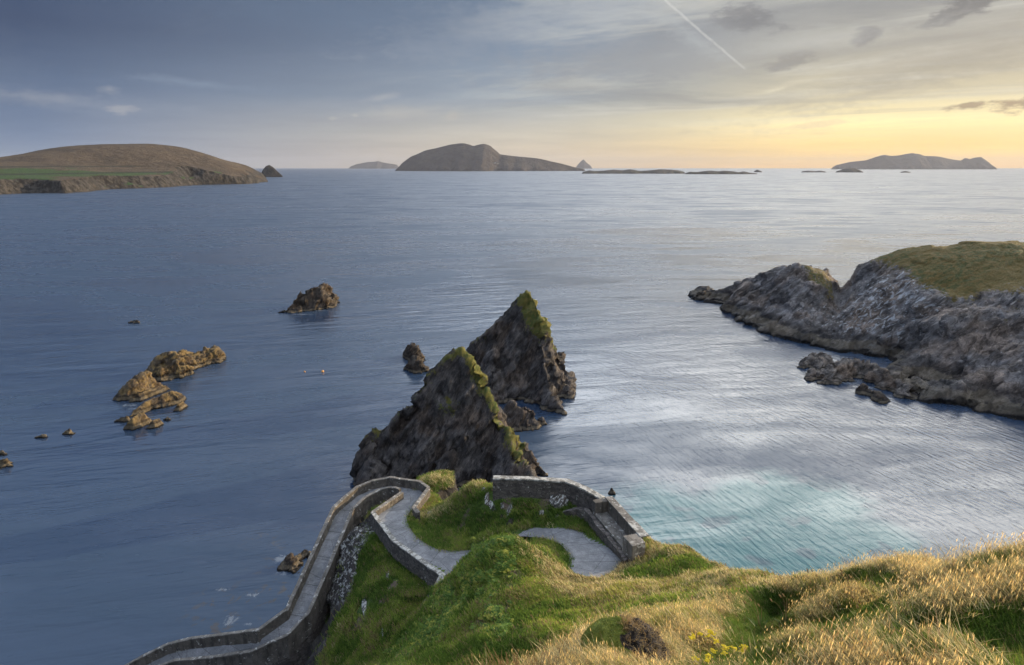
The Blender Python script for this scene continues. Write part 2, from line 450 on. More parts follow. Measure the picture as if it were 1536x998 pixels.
def build_world():
    w = bpy.data.worlds.new('World'); scene.world = w; w.use_nodes = True
    for n in list(w.node_tree.nodes): w.node_tree.nodes.remove(n)
    t = NT(w.node_tree)
    out = t.add('ShaderNodeOutputWorld'); bg = t.add('ShaderNodeBackground'); t.link(bg.outputs[0], out.inputs[0])
    bg.inputs[1].default_value = .1
    sky = t.add('ShaderNodeTexSky', sky_type='NISHITA'); sky.sun_disc = False
    sky.sun_elevation = SUN_EL; sky.sun_rotation = SUN_AZ
    sky.air_density = 1.0; sky.dust_density = 2.0
    g = t.add('ShaderNodeTexCoord').outputs['Generated']
    X, Y, Zc = t.sep(g)[0:3]
    az = t.math('ARCTAN2', X, Y)
    el = t.math('ARCSINE', Zc)
    K = 10.0
    def rp(stops):
        return t.ramp(t.math('MULTIPLY', el, 1 / .8), [(e / .8, tuple(K * .1 * 1.0 * v for v in lin(*c))) for e, c in stops])
    # layers of thin cloud and evening glow, by elevation (radians): left, middle, right, far behind
    Lr = rp([(0, (134, 154, 182)), (.04, (112, 133, 166)), (.10, (86, 106, 140)), (.17, (60, 76, 110)), (.22, (62, 78, 110)), (.3, (110, 132, 168)), (.45, (150, 172, 205)), (.8, (165, 182, 210))])  # upper stops, above the view, brightened to lift ambient light
    Mr = rp([(0, (232, 208, 176)), (.045, (214, 205, 188)), (.10, (158, 169, 182)), (.17, (128, 143, 164)), (.24, (112, 129, 152)), (.32, (190, 200, 212)), (.5, (225, 228, 232)), (.8, (190, 202, 220))])
    Rr = rp([(0, (252, 200, 118)), (.03, (254, 218, 140)), (.062, (253, 234, 178)), (.09, (218, 205, 172)), (.15, (184, 178, 166)), (.23, (170, 170, 168)), (.31, (236, 236, 232)), (.5, (255, 254, 248)), (.8, (205, 212, 222))])
    Br = rp([(0, (130, 150, 180)), (.2, (140, 158, 188)), (.8, (168, 182, 208))])
    m1 = t.mapr(az, -.62, .02, smooth=False); m2 = t.mapr(az, -.02, .5)
    lay = t.mix(m2, t.mix(m1, Lr, Mr), Rr)
    back = t.mapr(t.math('ABSOLUTE', t.math('SUBTRACT', az, .35)), 1.1, 2.2)
    lay = t.mix(back, lay, Br)
    # perspective cloud plane
    zz = t.math('ADD', t.math('MAXIMUM', Zc, 0.0), .045)
    cx = t.math('DIVIDE', X, zz); cy = t.math('DIVIDE', Y, zz)
    cv = t.comb(cx, cy, 0)
    streak = t.noise(t.mapping(t.mapping(cv, rot=(0, 0, R(38))), scale=(.34, 1.0, 1)), .6, 9, .66, .7)
    soft = t.noise(t.mapping(t.mapping(cv, rot=(0, 0, R(30))), scale=(.5, 1.0, 1)), .3, 8, .62, .8)
    hi = t.mapr(el, .02, .12)
    rgt = t.mapr(az, -.25, .3, .04, 1)
    amt = t.math('MULTIPLY', hi, rgt)
    lay = t.mix(t.math('MULTIPLY', t.mapr(streak, .47, .66, 0, .75), amt), lay, tuple(v for v in lin(222, 218, 206)))
    lay = t.mix(t.math('MULTIPLY', t.mapr(soft, .49, .64, 0, .7), amt), lay, tuple(v for v in lin(140, 140, 142)))
    dk = t.noise(t.mapping(t.mapping(cv, rot=(0, 0, R(-25))), scale=(.6, 1.0, 1)), .18, 4, .5, .6)
    lf = t.math('SUBTRACT', 1.0, t.mapr(az, -.5, .1))
    lay = t.mix(t.math('MULTIPLY', t.mapr(dk, .45, .75, 0, .35), t.math('MULTIPLY', lf, t.mapr(el, .08, .22))), lay, tuple(v for v in lin(58, 72, 102)))
    # single clouds: (px, py, half width, half height, tilt deg, colour, strength)
    ae = t.comb(az, t.math('MULTIPLY', el, 2.6), 0)
    nz = t.noise(ae, 11, 6, .62); nz2 = t.noise(ae, 42, 5, .65)
    clouds = [
        (1128, 28, 42, 15, -12, (128, 126, 128), .75), (1304, 52, 17, 10, 22, (120, 116, 118), .85),
        (1192, 88, 34, 10, 10, (150, 145, 140), .7), (1450, 12, 48, 11, 17, (118, 115, 116), .85),
        (1457, 158, 20, 5, 6, (150, 130, 110), .85), (1528, 154, 22, 8, 8, (150, 128, 108), .85),
        (1236, 60, 120, 12, 4, (205, 203, 196), .5), (1420, 95, 180, 26, 14, (168, 160, 148), .6),
        (960, 92, 150, 26, 3, (160, 160, 162), .6), (1230, 186, 60, 4, 3, (228, 205, 165), .6),
        (1180, 128, 40, 4, 14, (236, 224, 196), .3), (1340, 100, 60, 6, 10, (214, 204, 186), .25),
        (100, 152, 110, 9, -4, (150, 158, 174), .35), (180, 165, 16, 5, 0, (170, 172, 180), .6),
        (164, 134, 10, 4, 0, (165, 168, 176), .5), (60, 145, 40, 5, 0, (150, 156, 170), .45),
        (574, 146, 22, 4, 12, (190, 188, 190), .4), (498, 178, 7, 3, 0, (190, 186, 184), .6), (533, 173, 7, 3, 0, (196, 190, 186), .6),
        (602, 170, 62, 9, 5, (192, 188, 184), .5), (676, 173, 16, 6, 0, (205, 197, 184), .5),
        (310, 127, 60, 5, -3, (140, 156, 178), .5), (860, 20, 190, 32, 8, (178, 182, 188), .5), (700, 60, 120, 14, 10, (150, 160, 176), .4),
        (1040, 60, 60, 10, -30, (196, 200, 202), .4), (560, 30, 200, 30, -8, (98, 116, 142), .4),
    ]
    for px, py, a, b, rot, c, s in clouds:
        A, E = dir_ae(px, py)
        dx = t.math('MULTIPLY', t.math('SUBTRACT', az, A), F * math.cos(E)); dy = t.math('MULTIPLY', t.math('SUBTRACT', el, E), F)
        sc = 1.0 / math.cos(PITCH)
        cr, sr = math.cos(R(rot)), math.sin(R(rot))
        ux = t.math('ADD', t.math('MULTIPLY', dx, cr / a), t.math('MULTIPLY', dy, sr / a))
        uy = t.math('ADD', t.math('MULTIPLY', dx, -sr / b), t.math('MULTIPLY', dy, cr / b))
        d = t.math('SQRT', t.math('ADD', t.math('MULTIPLY', ux, ux), t.math('MULTIPLY', uy, uy)))
        d = t.math('ADD', d, t.math('ADD', t.math('MULTIPLY', t.math('SUBTRACT', nz, .5), 3.2), t.math('MULTIPLY', t.math('SUBTRACT', nz2, .5), 2.4)))
        small = b <= 16 and s >= .6
        crisp = s >= .7 and px > 1000
        f = t.mapr(d, (1.3 if crisp else 1.35) if small else 1.7, (.4 if crisp else .25) if small else -.3, 0, s)
        lay = t.mix(f, lay, lin(*c))
    # vapour trail
    def trail(p0, p1, wd, s, col):
        A0, E0 = dir_ae(*p0); A1, E1 = dir_ae(*p1)
        L = math.hypot(A1 - A0, E1 - E0); ux, uy = (A1 - A0) / L, (E1 - E0) / L
        dx = t.math('SUBTRACT', az, A0); dy = t.math('SUBTRACT', el, E0)
        al = t.math('ADD', t.math('MULTIPLY', dx, ux), t.math('MULTIPLY', dy, uy))
        ac = t.math('ABSOLUTE', t.math('ADD', t.math('ADD', t.math('MULTIPLY', dx, -uy), t.math('MULTIPLY', dy, ux)), t.math('MULTIPLY', t.math('SUBTRACT', nz2, .5), .004)))
        f = t.math('MULTIPLY', t.mapr(ac, wd, wd * .15), t.math('MULTIPLY', t.mapr(al, -.01, .01), t.mapr(al, L + .004, L - .004)))
        f = t.math('MULTIPLY', f, t.mapr(t.noise(g, 120, 2, .5), .25, .6, .45 * s, s))
        return t.mix(f, lay, lin(*col))
    lay = trail((900, -90), (1117, 103), .0024, .42, (228, 226, 222))
    lay = trail((1150, 138), (1176, 132), .003, .35, (246, 238, 212))
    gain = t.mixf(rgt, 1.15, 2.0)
    gain = t.mixf(t.mapr(el, .26, .55), 1.0, gain)  # unseen sky above the view raised for ambient light and sea reflections
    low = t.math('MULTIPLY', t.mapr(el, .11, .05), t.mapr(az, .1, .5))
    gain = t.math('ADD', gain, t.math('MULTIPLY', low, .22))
    # glow added above the view on the right, to brighten the sea's reflections
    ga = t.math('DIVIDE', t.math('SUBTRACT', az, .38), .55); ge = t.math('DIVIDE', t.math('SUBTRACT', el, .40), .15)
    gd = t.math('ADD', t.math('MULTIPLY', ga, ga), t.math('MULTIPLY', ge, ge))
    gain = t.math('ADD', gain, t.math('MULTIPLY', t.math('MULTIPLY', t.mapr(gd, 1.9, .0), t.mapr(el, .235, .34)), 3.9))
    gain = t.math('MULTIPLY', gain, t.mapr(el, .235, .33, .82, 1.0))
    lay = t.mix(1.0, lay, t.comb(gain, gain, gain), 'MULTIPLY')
    lay = t.mix(1.0, lay, t.mix(t.mapr(t.noise(cv, .35, 5, .6), .3, .7), (.93, .93, .94), (1.06, 1.06, 1.05)), 'MULTIPLY')
    nsk = sky.outputs[0]
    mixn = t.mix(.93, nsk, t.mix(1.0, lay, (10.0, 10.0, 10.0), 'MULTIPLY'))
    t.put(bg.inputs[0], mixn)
build_world()

sl = bpy.data.lights.new('sun', 'SUN'); so = bpy.data.objects.new('sun', sl); COL.objects.link(so)
sl.energy = 5.0; sl.angle = R(.6); sl.color = (1.0, .76, .46)
from mathutils import Vector, Euler
sd = Vector((math.sin(SUN_AZ) * math.cos(SUN_EL), math.cos(SUN_AZ) * math.cos(SUN_EL), math.sin(SUN_EL)))
so.rotation_euler = sd.to_track_quat('Z', 'Y').to_euler(); so.location = (40, 20, 90)

cd = bpy.data.cameras.new('camera'); co = bpy.data.objects.new('camera', cd); COL.objects.link(co)
co.location = (0, 0, CAM_H); co.rotation_euler = (R(90) - PITCH, 0, 0)
cd.sensor_width = 36; cd.lens = 36 * F / 1536; cd.clip_start = .1; cd.clip_end = 90000
scene.camera = co

# ------------------------------------------------------------------ SEA ROCKS, STACKS
def ridge_height(X, Y, ridges, sf, sb, nz=None):
    """ridges: polylines of (x, y, z); sf slope toward the viewer, sb slope away"""
    H = np.full(X.shape, -1e9)
    for rd in ridges:
        pts = rd['p']; a_sf = rd.get('sf', sf); a_sb = rd.get('sb', sb); cap = rd.get('cap', 0.0)
        for a, b in zip(pts[:-1], pts[1:]):
            d, tt = seg_dist(X, Y, a, b)
            zr = a[2] + (b[2] - a[2]) * tt
            yr = a[1] + (b[1] - a[1]) * tt; xr = a[0] + (b[0] - a[0]) * tt
            ang = (Y - yr) / (d + 1e-6)          # -1 toward the viewer
            sl_ = a_sf + (a_sb - a_sf) * (ang * .5 + .5)
            if nz is not None: sl_ = sl_ * (1 + nz)
            dd = np.maximum(d - cap, 0)
            H = np.maximum(H, zr - sl_ * dd)
    return H

def strata_disp(V, Nn, amp, dip, scale, seed, slabk=1.0, dk=.75):
    """push vertices along their normals by bedded noise"""
    th = R(dip)
    n = np.array([-math.sin(th), 0.25, math.cos(th)]); n /= np.linalg.norm(n)
    t1 = np.array([math.cos(th), 0, math.sin(th)]); t2 = np.cross(n, t1)
    a, b, c = V @ t1, V @ t2, V @ n
    warp = fbm(V[:, 0] / scale / 4, V[:, 1] / scale / 4, V[:, 2] / scale / 4, 3, seed + 5) * 1.3
    d = fbm(a / scale * .25, b / scale * .4, c / scale * 1.6 + warp, 4, seed, ridged=True) * .75
    d = d + fbm(V[:, 0] / scale * .45, V[:, 1] / scale * .45, V[:, 2] / scale * .45, 4, seed + 9) * 1.1
    fine = fbm(a / scale * .9, b / scale * 1.2, c / scale * 5 + warp * 3, 3, seed + 21, ridged=True) * .3
    def slabs(k, kb, sd_):
        cc = c / scale * k + warp * .5; i0 = np.floor(cc); j0 = np.floor(a / scale * kb + i0 * .37 + fbm(b / scale * .5, c / scale * .3, 0, 2, sd_) * .8); z_ = 0 * cc
        k0 = np.floor(b / scale * kb * 1.3 + i0 * .61)
        return _hash(i0, j0, k0, sd_) * 2 - 1
    sb_ = slabs(1.1, .35, seed + 31) * .55 + slabs(2.6, .8, seed + 32) * .28
    g1 = fbm(a / scale * .18, b / scale * .5, c / scale * .8 + warp, 3, seed + 41)
    gul = -1.1 * sstep(.25, .0, np.abs(g1)) 
    return V + Nn * ((d * dk + fine + sb_ * slabk + gul * .6) * amp)[:, None]

def grid_normals(X, Y, Zv, step):
    gy, gx = np.gradient(Zv, step[1], step[0])
    n = np.stack([-gx, -gy, np.ones_like(Zv)], -1)
    return n / np.linalg.norm(n, axis=-1, keepdims=True)

WLINE = []
def rock_mass(name, ridges, mat, label, cat, step, sf=1.8, sb=1.4, amp=.5, dip=55, sscale=2.0, seed=0, zmin=-1.2,
              group=None, grass=None, kind=None, rough=.25, pre=None, slabk=2.1, dk=.5):
    P = np.array([p for r in ridges for p in r['p']])
    zmax = P[:, 2].max(); pad = (zmax + 2) / min(sf, sb) + amp * 3
    x0, x1 = P[:, 0].min() - pad, P[:, 0].max() + pad; y0, y1 = P[:, 1].min() - pad, P[:, 1].max() + pad
    xs = np.arange(x0, x1, step); ys = np.arange(y0, y1, step)
    X, Y = np.meshgrid(xs, ys)
    s = sscale
    nz = rough * fbm(X / s / 2.5, Y / s / 2.5, 0, 4, seed + 3) * 1.6
    wx = fbm(X / s / 1.5, Y / s / 1.5, 3, 3, seed + 7) * amp * 1.6; wy = fbm(X / s / 1.5, Y / s / 1.5, 8, 3, seed + 8) * amp * 1.6
    H = ridge_height(X + wx, Y + wy, ridges, sf, sb, nz)
    if pre is not None: H = pre(X, Y, H)
    H = H + (fbm(X / s, Y / s, 0, 4, seed) * amp * .9 + amp * .35) * sstep(-1, 3 * amp, H)
    Nn = grid_normals(X, Y, H, (step, step)).reshape(-1, 3)
    V = np.stack([X, Y, H], -1).reshape(-1, 3)
    ga = grass(V, Nn) if grass else np.zeros(len(V))
    V = strata_disp(V, Nn, amp, dip, sscale, seed, slabk, dk)
    WLINE.append(V[np.abs(V[:, 2]) < .3][:, :2])
    keep = H.ravel() > zmin
    Fq = grid_faces(len(xs), len(ys), keep)
    V[:, 2] = np.maximum(V[:, 2], zmin - 2)
    V, Fq, at = compact(V, Fq, {'grass': ga, 'lichen': np.zeros(len(V))})
    loc = (float(P[:, 0].mean()), float(P[:, 1].mean()), 0.0)
    o = make_mesh(name, V, Fq, mat, at, smooth=False, loc=loc)
    tag(o, label, cat, group, kind)
    return o

def turf_stack(cx_shift, z0, peak):
    def f(V, Nn):
        hz = sstep(z0, peak, V[:, 2])
        right = sstep(-1.0, 2.0, V[:, 0] - cx_shift(V[:, 2]))
        up = sstep(.30, .62, Nn[:, 2])
        return np.clip(.15 + .6 * hz * .9 + .38 * right * sstep(2, 8, V[:, 2]) + .25 * up - .25, 0, 1.2) * sstep(1.5, 5, V[:, 2])
    return f

# near sea stack
NS = [W(520, 722, 104.5), W(545, 672, 104), W(600, 612, 103.5), W(640, 572, 104), W(676, 528, 104.5), W(692, 520, 105), W(715, 560, 105), W(745, 612, 105), W(775, 655, 105), W(800, 690, 105.5), W(820, 714, 105.5)]
ridge_pts = np.array(NS)
def near_grass(V, Nn):
    zr = np.interp(V[:, 0], ridge_pts[:, 0], ridge_pts[:, 2])
    dep = zr - V[:, 2]
    xr = sstep(-10, -6, V[:, 0])
    g = sstep(2.2 + 1.3 * xr + 1.4 * fbm(V[:, 0] / 3, V[:, 2] / 3, 0, 3, 21), .1, dep) * sstep(1.5, 7, V[:, 2]) * (.45 + .55 * sstep(-13, -7, V[:, 0]))
    g = np.maximum(g, .62 * sstep(3.0, .5, np.hypot(V[:, 0] + 10.5, V[:, 2] - 12.0)))
    return g * .70 + .12 * sstep(3, 9, V[:, 2])
def near_pre(X, Y, H):
    # a dark cleft slanting up the seaward face
    for (a, b, w, dp) in (((-13.5, 92.0), (-8.5, 99.5), 1.3, 3.5), ((-3.5, 93), (-1.0, 99), .8, 1.3), ((-19, 94), (-15, 100), .9, 1.6)):
        d, tt = seg_dist(X, Y, a, b)
        H = H - dp * np.exp(-(d / w) ** 2) * (1 - .5 * tt)
    return H
rock_mass('sea_stack', [{'p': NS}, {'p': [W(760, 640, 104), W(775, 690, 99), W(800, 716, 98)], 'sf': 2.0},
          {'p': [W(560, 660, 104), W(560, 700, 101), W(545, 722, 99)], 'sf': 1.6}],
          M_STACK, 'steep triangular dark rock stack with golden moss on its ridge, right behind the walled path', 'sea stack',
          .19, sf=2.3, sb=1.8, amp=.75, dip=55, sscale=2.2, seed=2, grass=near_grass, pre=near_pre, rough=.22, group='twin sea stacks')

FS = [W(690, 566, 149), W(703, 532, 147.5), W(745, 482, 146), W(772, 449, 145), W(780, 438, 145), W(793, 437, 145), W(799, 462, 145.5), W(822, 492, 146.5), W(834, 520, 147.5), W(848, 548, 148), W(860, 580, 149)]
fr = np.array(FS)
def far_grass(V, Nn):
    zr = np.interp(V[:, 0], fr[:, 0], fr[:, 2]); dep = zr - V[:, 2]
    g = sstep(3.5, .3, dep) * sstep(4, 11, V[:, 2]) * (.3 + .7 * sstep(-1, 3, V[:, 0]))
    g = np.maximum(g, .85 * sstep(4.0, .5, np.abs(V[:, 0] - (3.0 + (22 - V[:, 2]) * .32))) * sstep(10, 15, V[:, 2]))
    return g * .74 + .12 * sstep(5, 11, V[:, 2])
rock_mass('sea_stack', [{'p': FS}, {'p': [W(793, 437, 145), W(806, 470, 144), W(812, 530, 141), W(820, 585, 137), W(843, 622, 132)], 'sf': 2.0},
          {'p': [W(745, 482, 146), W(742, 540, 142), W(735, 600, 136)], 'sf': 2.0}],
          M_STACK, 'tall pointed dark rock stack standing farther out behind the nearer one, mossy at its tip', 'sea stack',
          .23, sf=2.5, sb=2.2, amp=.8, dip=58, sscale=2.3, seed=31, grass=far_grass, group='twin sea stacks')

def px_ridge(pts, D=None, base=None):
    """silhouette points (px, py) on a crest that stands D metres into the view"""
    return [W(px, py, D if D else 100) for px, py in pts]

def small_rock(name, pts, base_y, mat, label, seed, step, sf=1.5, sb=1.5, amp=.25, dip=50, sscale=1.0, back=1.03, cat='rock', group=None, cap=0.0, extra=None, grass=None, tilt=0.0):
    """pts: crest pixels; base_y: pixel row of its near waterline"""
    ux, uy, uz = ray(pts[len(pts) // 2][0], base_y)
    D0 = -CAM_H / uz
    crest = []
    for k, q in enumerate(pts):
        if len(q) > 2 and q[2] > 1: d = -CAM_H / ray(q[0], q[2])[2] * back
        else: d = D0 * back * (1 + (q[2] if len(q) > 2 else 0))
        crest.append(W(q[0], q[1], d))
    rs = [{'p': crest, 'cap': cap}]
    return rock_mass(name, rs, mat, label, cat, step, sf=sf, sb=sb, amp=amp, dip=dip, sscale=sscale, seed=seed, group=group, grass=grass, zmin=-.8)

# lumps at the foot of the stacks
small_rock('sea_rock', [(756, 622), (768, 602), (782, 610), (796, 612, .0), (806, 634)], 654, M_STACK, 'rounded dark lump of rock at the foot of the far stack, between the two stacks', 41, .2, sf=2.0, amp=.35, sscale=1.4, back=1.03)
small_rock('sea_rock', [(806, 630), (812, 626), (818, 634)], 641, M_STACK, 'small round rock just right of the lump between the stacks', 42, .12, sf=2.0, amp=.18, sscale=.7, back=1.01)
small_rock('sea_rock', [(780, 705), (790, 682), (797, 684), (806, 700), (818, 716)], 724, M_STACK, 'jagged low spur at the right foot of the nearest stack', 43, .16, sf=1.8, amp=.3, sscale=1.0, back=1.03)
# twin rocks left of the stacks
small_rock('sea_rock', [(608, 530, 535), (613, 520, 540), (618, 517, 543), (623, 521, 545), (628, 534, 545)], 543, M_DARKROCK, 'upper of the two small dark rocks left of the tall stacks', 44, .12, sf=2.6, amp=.28, sscale=.9, back=1.008, cap=.5, group='small dark rocks left of the stacks')
small_rock('sea_rock', [(611, 550, 554), (616, 541, 558), (623, 536, 561), (629, 542, 561), (631, 552, 560)], 560, M_DARKROCK, 'lower and bulkier of the two small dark rocks left of the tall stacks', 45, .12, sf=2.6, amp=.28, sscale=.9, back=1.008, cap=.6, group='small dark rocks left of the stacks')
# long dark rock offshore
small_rock('sea_rock', [(417, 473, 475), (432, 460, 474), (442, 451, 473), (452, 441, 472), (468, 434, 470), (479, 433, 468), (485, 428, 465), (494, 432, 462), (499, 444, 460), (501, 451, 457)], 468, M_DARKROCK, 'long ragged brown rock alone offshore, above the golden rocks', 46, .26, sf=2.6, amp=.7, sscale=1.7, back=1.022, cap=.1)
small_rock('sea_rock', [(193, 482), (201, 479), (208, 483)], 485, M_DARKROCK, 'tiny dark rock barely awash, left of the long ragged rock', 47, .2, amp=.2, back=1.0)
# golden rocks on the left
G = 'golden rocks awash on the left'
small_rock('sea_rock', [(218, 566, 574), (228, 551, 575), (240, 537, 575), (251, 531, 573), (262, 532, 572), (268, 546, 570), (272, 558, 568)], 574, M_GOLD, 'highest hump of the golden rocks, dark on its left face', 48, .17, sf=1.7, amp=.5, sscale=1.3, back=1.02, cap=.4, group=G)
small_rock('sea_rock', [(262, 550, 561), (271, 531, 560), (280, 527, 557), (290, 529, 554), (302, 526, 551), (318, 521, 547), (327, 524, 544), (334, 534, 541)], 552, M_GOLD, 'long golden slab ridge running right from the highest hump', 49, .17, sf=1.9, amp=.36, sscale=1.1, back=1.012, cap=.4, group=G, dip=60)
small_rock('sea_rock', [(174, 595, 604), (182, 585, 605), (192, 574, 604), (205, 564, 600), (220, 560, 592), (231, 572, 585)], 604, M_GOLD, 'broad golden and grey rock at the left end of the group', 50, .17, sf=2.2, amp=.34, sscale=1.2, back=1.012, cap=.2, group=G)
small_rock('sea_rock', [(194, 599, 606), (208, 591, 604), (228, 582, 596), (248, 578, 588)], 598, M_GOLD, 'low golden slab in front of the highest hump', 51, .14, sf=3, amp=.17, sscale=.8, back=1.004, cap=.05, group=G, dip=60)
small_rock('sea_rock', [(194, 623, 628), (206, 611, 624), (222, 602, 618), (245, 592, 612), (258, 586, 609), (268, 588, 603)], 616, M_GOLD, 'long narrow golden slab lying below the main hump', 52, .14, sf=3, amp=.18, sscale=.8, back=1.004, cap=.1, group=G, dip=65)
small_rock('sea_rock', [(187, 641, 647), (198, 628, 647), (213, 618, 640), (218, 628, 634)], 646, M_GOLD, 'grey ribbed slab lowest in the group, left of its small twin', 53, .13, sf=3, amp=.13, sscale=.7, back=1.004, cap=.05, group=G)
small_rock('sea_rock', [(219, 643, 646), (230, 631, 645), (238, 629, 641), (241, 636, 639)], 645, M_GOLD, 'small pointed slab lowest in the group, right of the grey ribbed one', 54, .1, sf=3, amp=.1, sscale=.6, back=1.004, cap=.05, group=G)
small_rock('sea_rock', [(259, 617, 620), (267, 605, 619), (275, 602, 614), (280, 608, 611)], 618, M_GOLD, 'small pale rock at the right edge of the golden group', 55, .1, sf=3, amp=.1, sscale=.6, back=1.004, cap=.05, group=G)
small_rock('sea_rock', [(244, 629), (250, 625), (254, 627)], 631, M_GOLD, 'tiny rock between two small slabs of the golden group', 56, .08, amp=.1, sscale=.5, back=1.0, group=G)
small_rock('sea_rock', [(174, 630), (182, 626), (190, 624)], 633, M_GOLD, 'tiny low rock trailing off left below the golden group', 57, .08, amp=.1, sscale=.5, back=1.0, group=G)
small_rock('sea_rock', [(55, 656), (61, 653), (66, 652)], 657, M_GOLD, 'tiny flat golden rock, left one of two out in open water', 58, .08, amp=.1, sscale=.5, back=1.0)
small_rock('sea_rock', [(95, 651), (99, 646), (103, 643)], 652, M_GOLD, 'tiny upright golden rock, right one of two out in open water', 59, .08, amp=.1, sscale=.5, back=1.0)
small_rock('sea_rock', [(-28, 700), (-8, 690), (4, 689), (14, 696), (26, 703)], 709, M_GOLD, 'pale grey rock cut by the left edge of the photo', 60, .13, sf=1.2, amp=.25, sscale=.9, back=1.02)
small_rock('sea_rock', [(-8, 682), (3, 676), (7, 679)], 683, M_GOLD, 'tiny rock just above the pale rock at the left edge', 61, .08, amp=.1, sscale=.5, back=1.0)
# rocks by the ramp
small_rock('sea_rock', [(437, 850), (446, 832, .01), (456, 824, .02), (462, 826, .02), (464, 840, .02)], 853, M_DARKROCK, 'brown upright rock in the water beside the ramp', 62, .08, sf=1.6, amp=.18, sscale=.7, back=1.01)
small_rock('sea_rock', [(418, 848), (428, 838), (436, 832)], 851, M_DARKROCK, 'low half sunken rock left of the brown one beside the ramp', 63, .08, sf=1.0, amp=.14, sscale=.6, back=1.0)
small_rock('sea_rock', [(915, 740), (918, 732), (922, 738)], 745, M_DARKROCK, 'small dark rock alone in the cove behind the stone bench', 64, .07, sf=2.5, amp=.08, sscale=.5, back=1.005)

# ------------------------------------------------------------------ RIGHT HEADLAND
def right_headland():
    C = [  # px, py, D
        (1187, 407, 215), (1170, 418, 217), (1140, 440, 222), (1112, 437, 230), (1097, 444, 238), (1215, 408, 212), (1240, 415, 209), (1264, 433, 203), (1290, 412, 203), (1320, 382, 205), (1360, 371, 203), (1400, 367, 200), (1460, 364, 197), (1536, 363, 193), (1640, 366, 185),
        (1225, 440, 203), (1250, 470, 193), (1200, 470, 197), (1160, 470, 207), (1300, 440, 188), (1300, 480, 181), (1330, 500, 175), (1345, 450, 180), (1400, 430, 178), (1400, 480, 166), (1390, 520, 158), (1440, 500, 156), (1480, 450, 165), (1536, 430, 165),
        (1536, 480, 150), (1536, 530, 141), (1480, 560, 143), (1430, 560, 147), (1536, 590, 133), (1600, 560, 130), (1640, 470, 140), (1340, 545, 165), (1380, 570, 152)]
    P = [W(*c) for c in C]
    P += [(x, y, 0.2) for x, y in [(77, 190.6), (91, 169.5), (99, 162), (72, 248), (82, 232)]] + [(97, 147, 3.0), (95, 131.5, 2.6), (106, 123, 3.0), (118, 113, 4.0), (91, 140, 1.2)]
    P += [(132, 224, 8), (160, 212, 22), (190, 180, 27), (190, 130, 20), (150, 118, 8), (120, 226, 3)]
    P = np.array(P)
    ev = tps(P[:, :2], P[:, 2], .02)
    poly = [(70, 250), (74, 236), (77.5, 212), (77, 197), (80, 187), (88, 176), (96, 169), (103, 165), (102, 159.5), (92, 153), (88.5, 143), (90.5, 133.5), (96.5, 126), (103.5, 119), (116, 110), (150, 100), (200, 90), (230, 150), (200, 225), (160, 240), (128, 240), (112, 234), (104, 232), (92, 240), (78, 254)]
    step = .42
    xs = np.arange(62, 205, step); ys = np.arange(88, 262, step)
    X, Y = np.meshgrid(xs, ys)
    wx = fbm(X / 9, Y / 9, 1, 5, 5) * 3.2; wy = fbm(X / 9, Y / 9, 7, 5, 6) * 3.2
    sd = poly_sd(X + wx, Y + wy, poly)
    H = ev(X, Y)
    rough = sstep(19, 10, H)
    H = H + fbm(X / 16, Y / 16, 0, 4, 8, ridged=True) * 1.9 * rough
    inland = np.clip(-sd, 0, 30)
    H = np.minimum(H, .6 + inland * (1.5 + .7 * fbm(X / 11, Y / 11, 0, 3, 12)))
    H = np.where(sd > -1, np.minimum(H, 1.2 - (sd + 1) * 1.5), H)
    # gullies following the dip
    H = H - sstep(.25, .75, fbm(X / 13 + Y / 26, Y / 40 - X / 50, 0, 3, 15)) * 4.0 * rough
    H = H + fbm(X / 5, Y / 5, 0, 5, 3) * (.35 + .75 * rough) + fbm(X / 22, Y / 22, 0, 3, 33) * 1.2 * (1 - rough)
    dn, _ = seg_dist(X, Y, (101, 191), (124, 234))
    H = H - 6.0 * np.exp(-(dn / 3.4) ** 2) * sstep(-1, 4, H)
    H = H + 2.2 * np.exp(-((X - 96.5) ** 2 + (Y - 211) ** 2) / 4.0 ** 2)
    Nn = grid_normals(X, Y, H, (step, step)).reshape(-1, 3)
    V = np.stack([X, Y, H], -1).reshape(-1, 3)
    zg = V[:, 2] + fbm(V[:, 0] / 9, V[:, 1] / 9, 0, 5, 77) * 9
    g = sstep(12.5, 21, zg) * .66 + sstep(.72, .92, Nn[:, 2]) * .25
    knob = sstep(13, 5, np.hypot(V[:, 0] - 101, V[:, 1] - 208)) * sstep(6, 9, V[:, 2]) * sstep(95.5, 98.5, V[:, 0]) * sstep(107.5, 104.5, V[:, 0])
    g = np.maximum(g * sstep(109, 121, V[:, 0]), knob * .62)
    lich = sstep(26, 6, np.hypot(V[:, 0] - 108, V[:, 1] - 180)) * .75
    amp = (.3 + .95 * sstep(.6, .3, g)) * (1 - .7 * np.exp(-(dn.ravel() / 5) ** 2))
    V2 = strata_disp(V, Nn, 1.0, 38, 3.8, 90, 2.0, .3)
    V = V + (V2 - V) * amp[:, None]
    WLINE.append(V[np.abs(V[:, 2]) < .3][:, :2])
    keep = (H.ravel() > -1.5)
    Fq = grid_faces(len(xs), len(ys), keep)
    V, Fq, at = compact(V, Fq, {'grass': g, 'lichen': lich})
    o = make_mesh('headland', V, Fq, M_HEAD, at, loc=(120, 170, 0))
    tag(o, 'grey rocky headland with brown green turf on top, on the right side', 'headland', kind='structure')
right_headland()
small_rock('sea_rock', [(1043, 444), (1056, 438), (1066, 440), (1080, 441), (1092, 437), (1096, 444)], 450, M_DARKROCK, 'low dark jagged skerry off the tip of the right headland', 70, .35, sf=1.8, amp=.7, sscale=2.4, back=1.0)
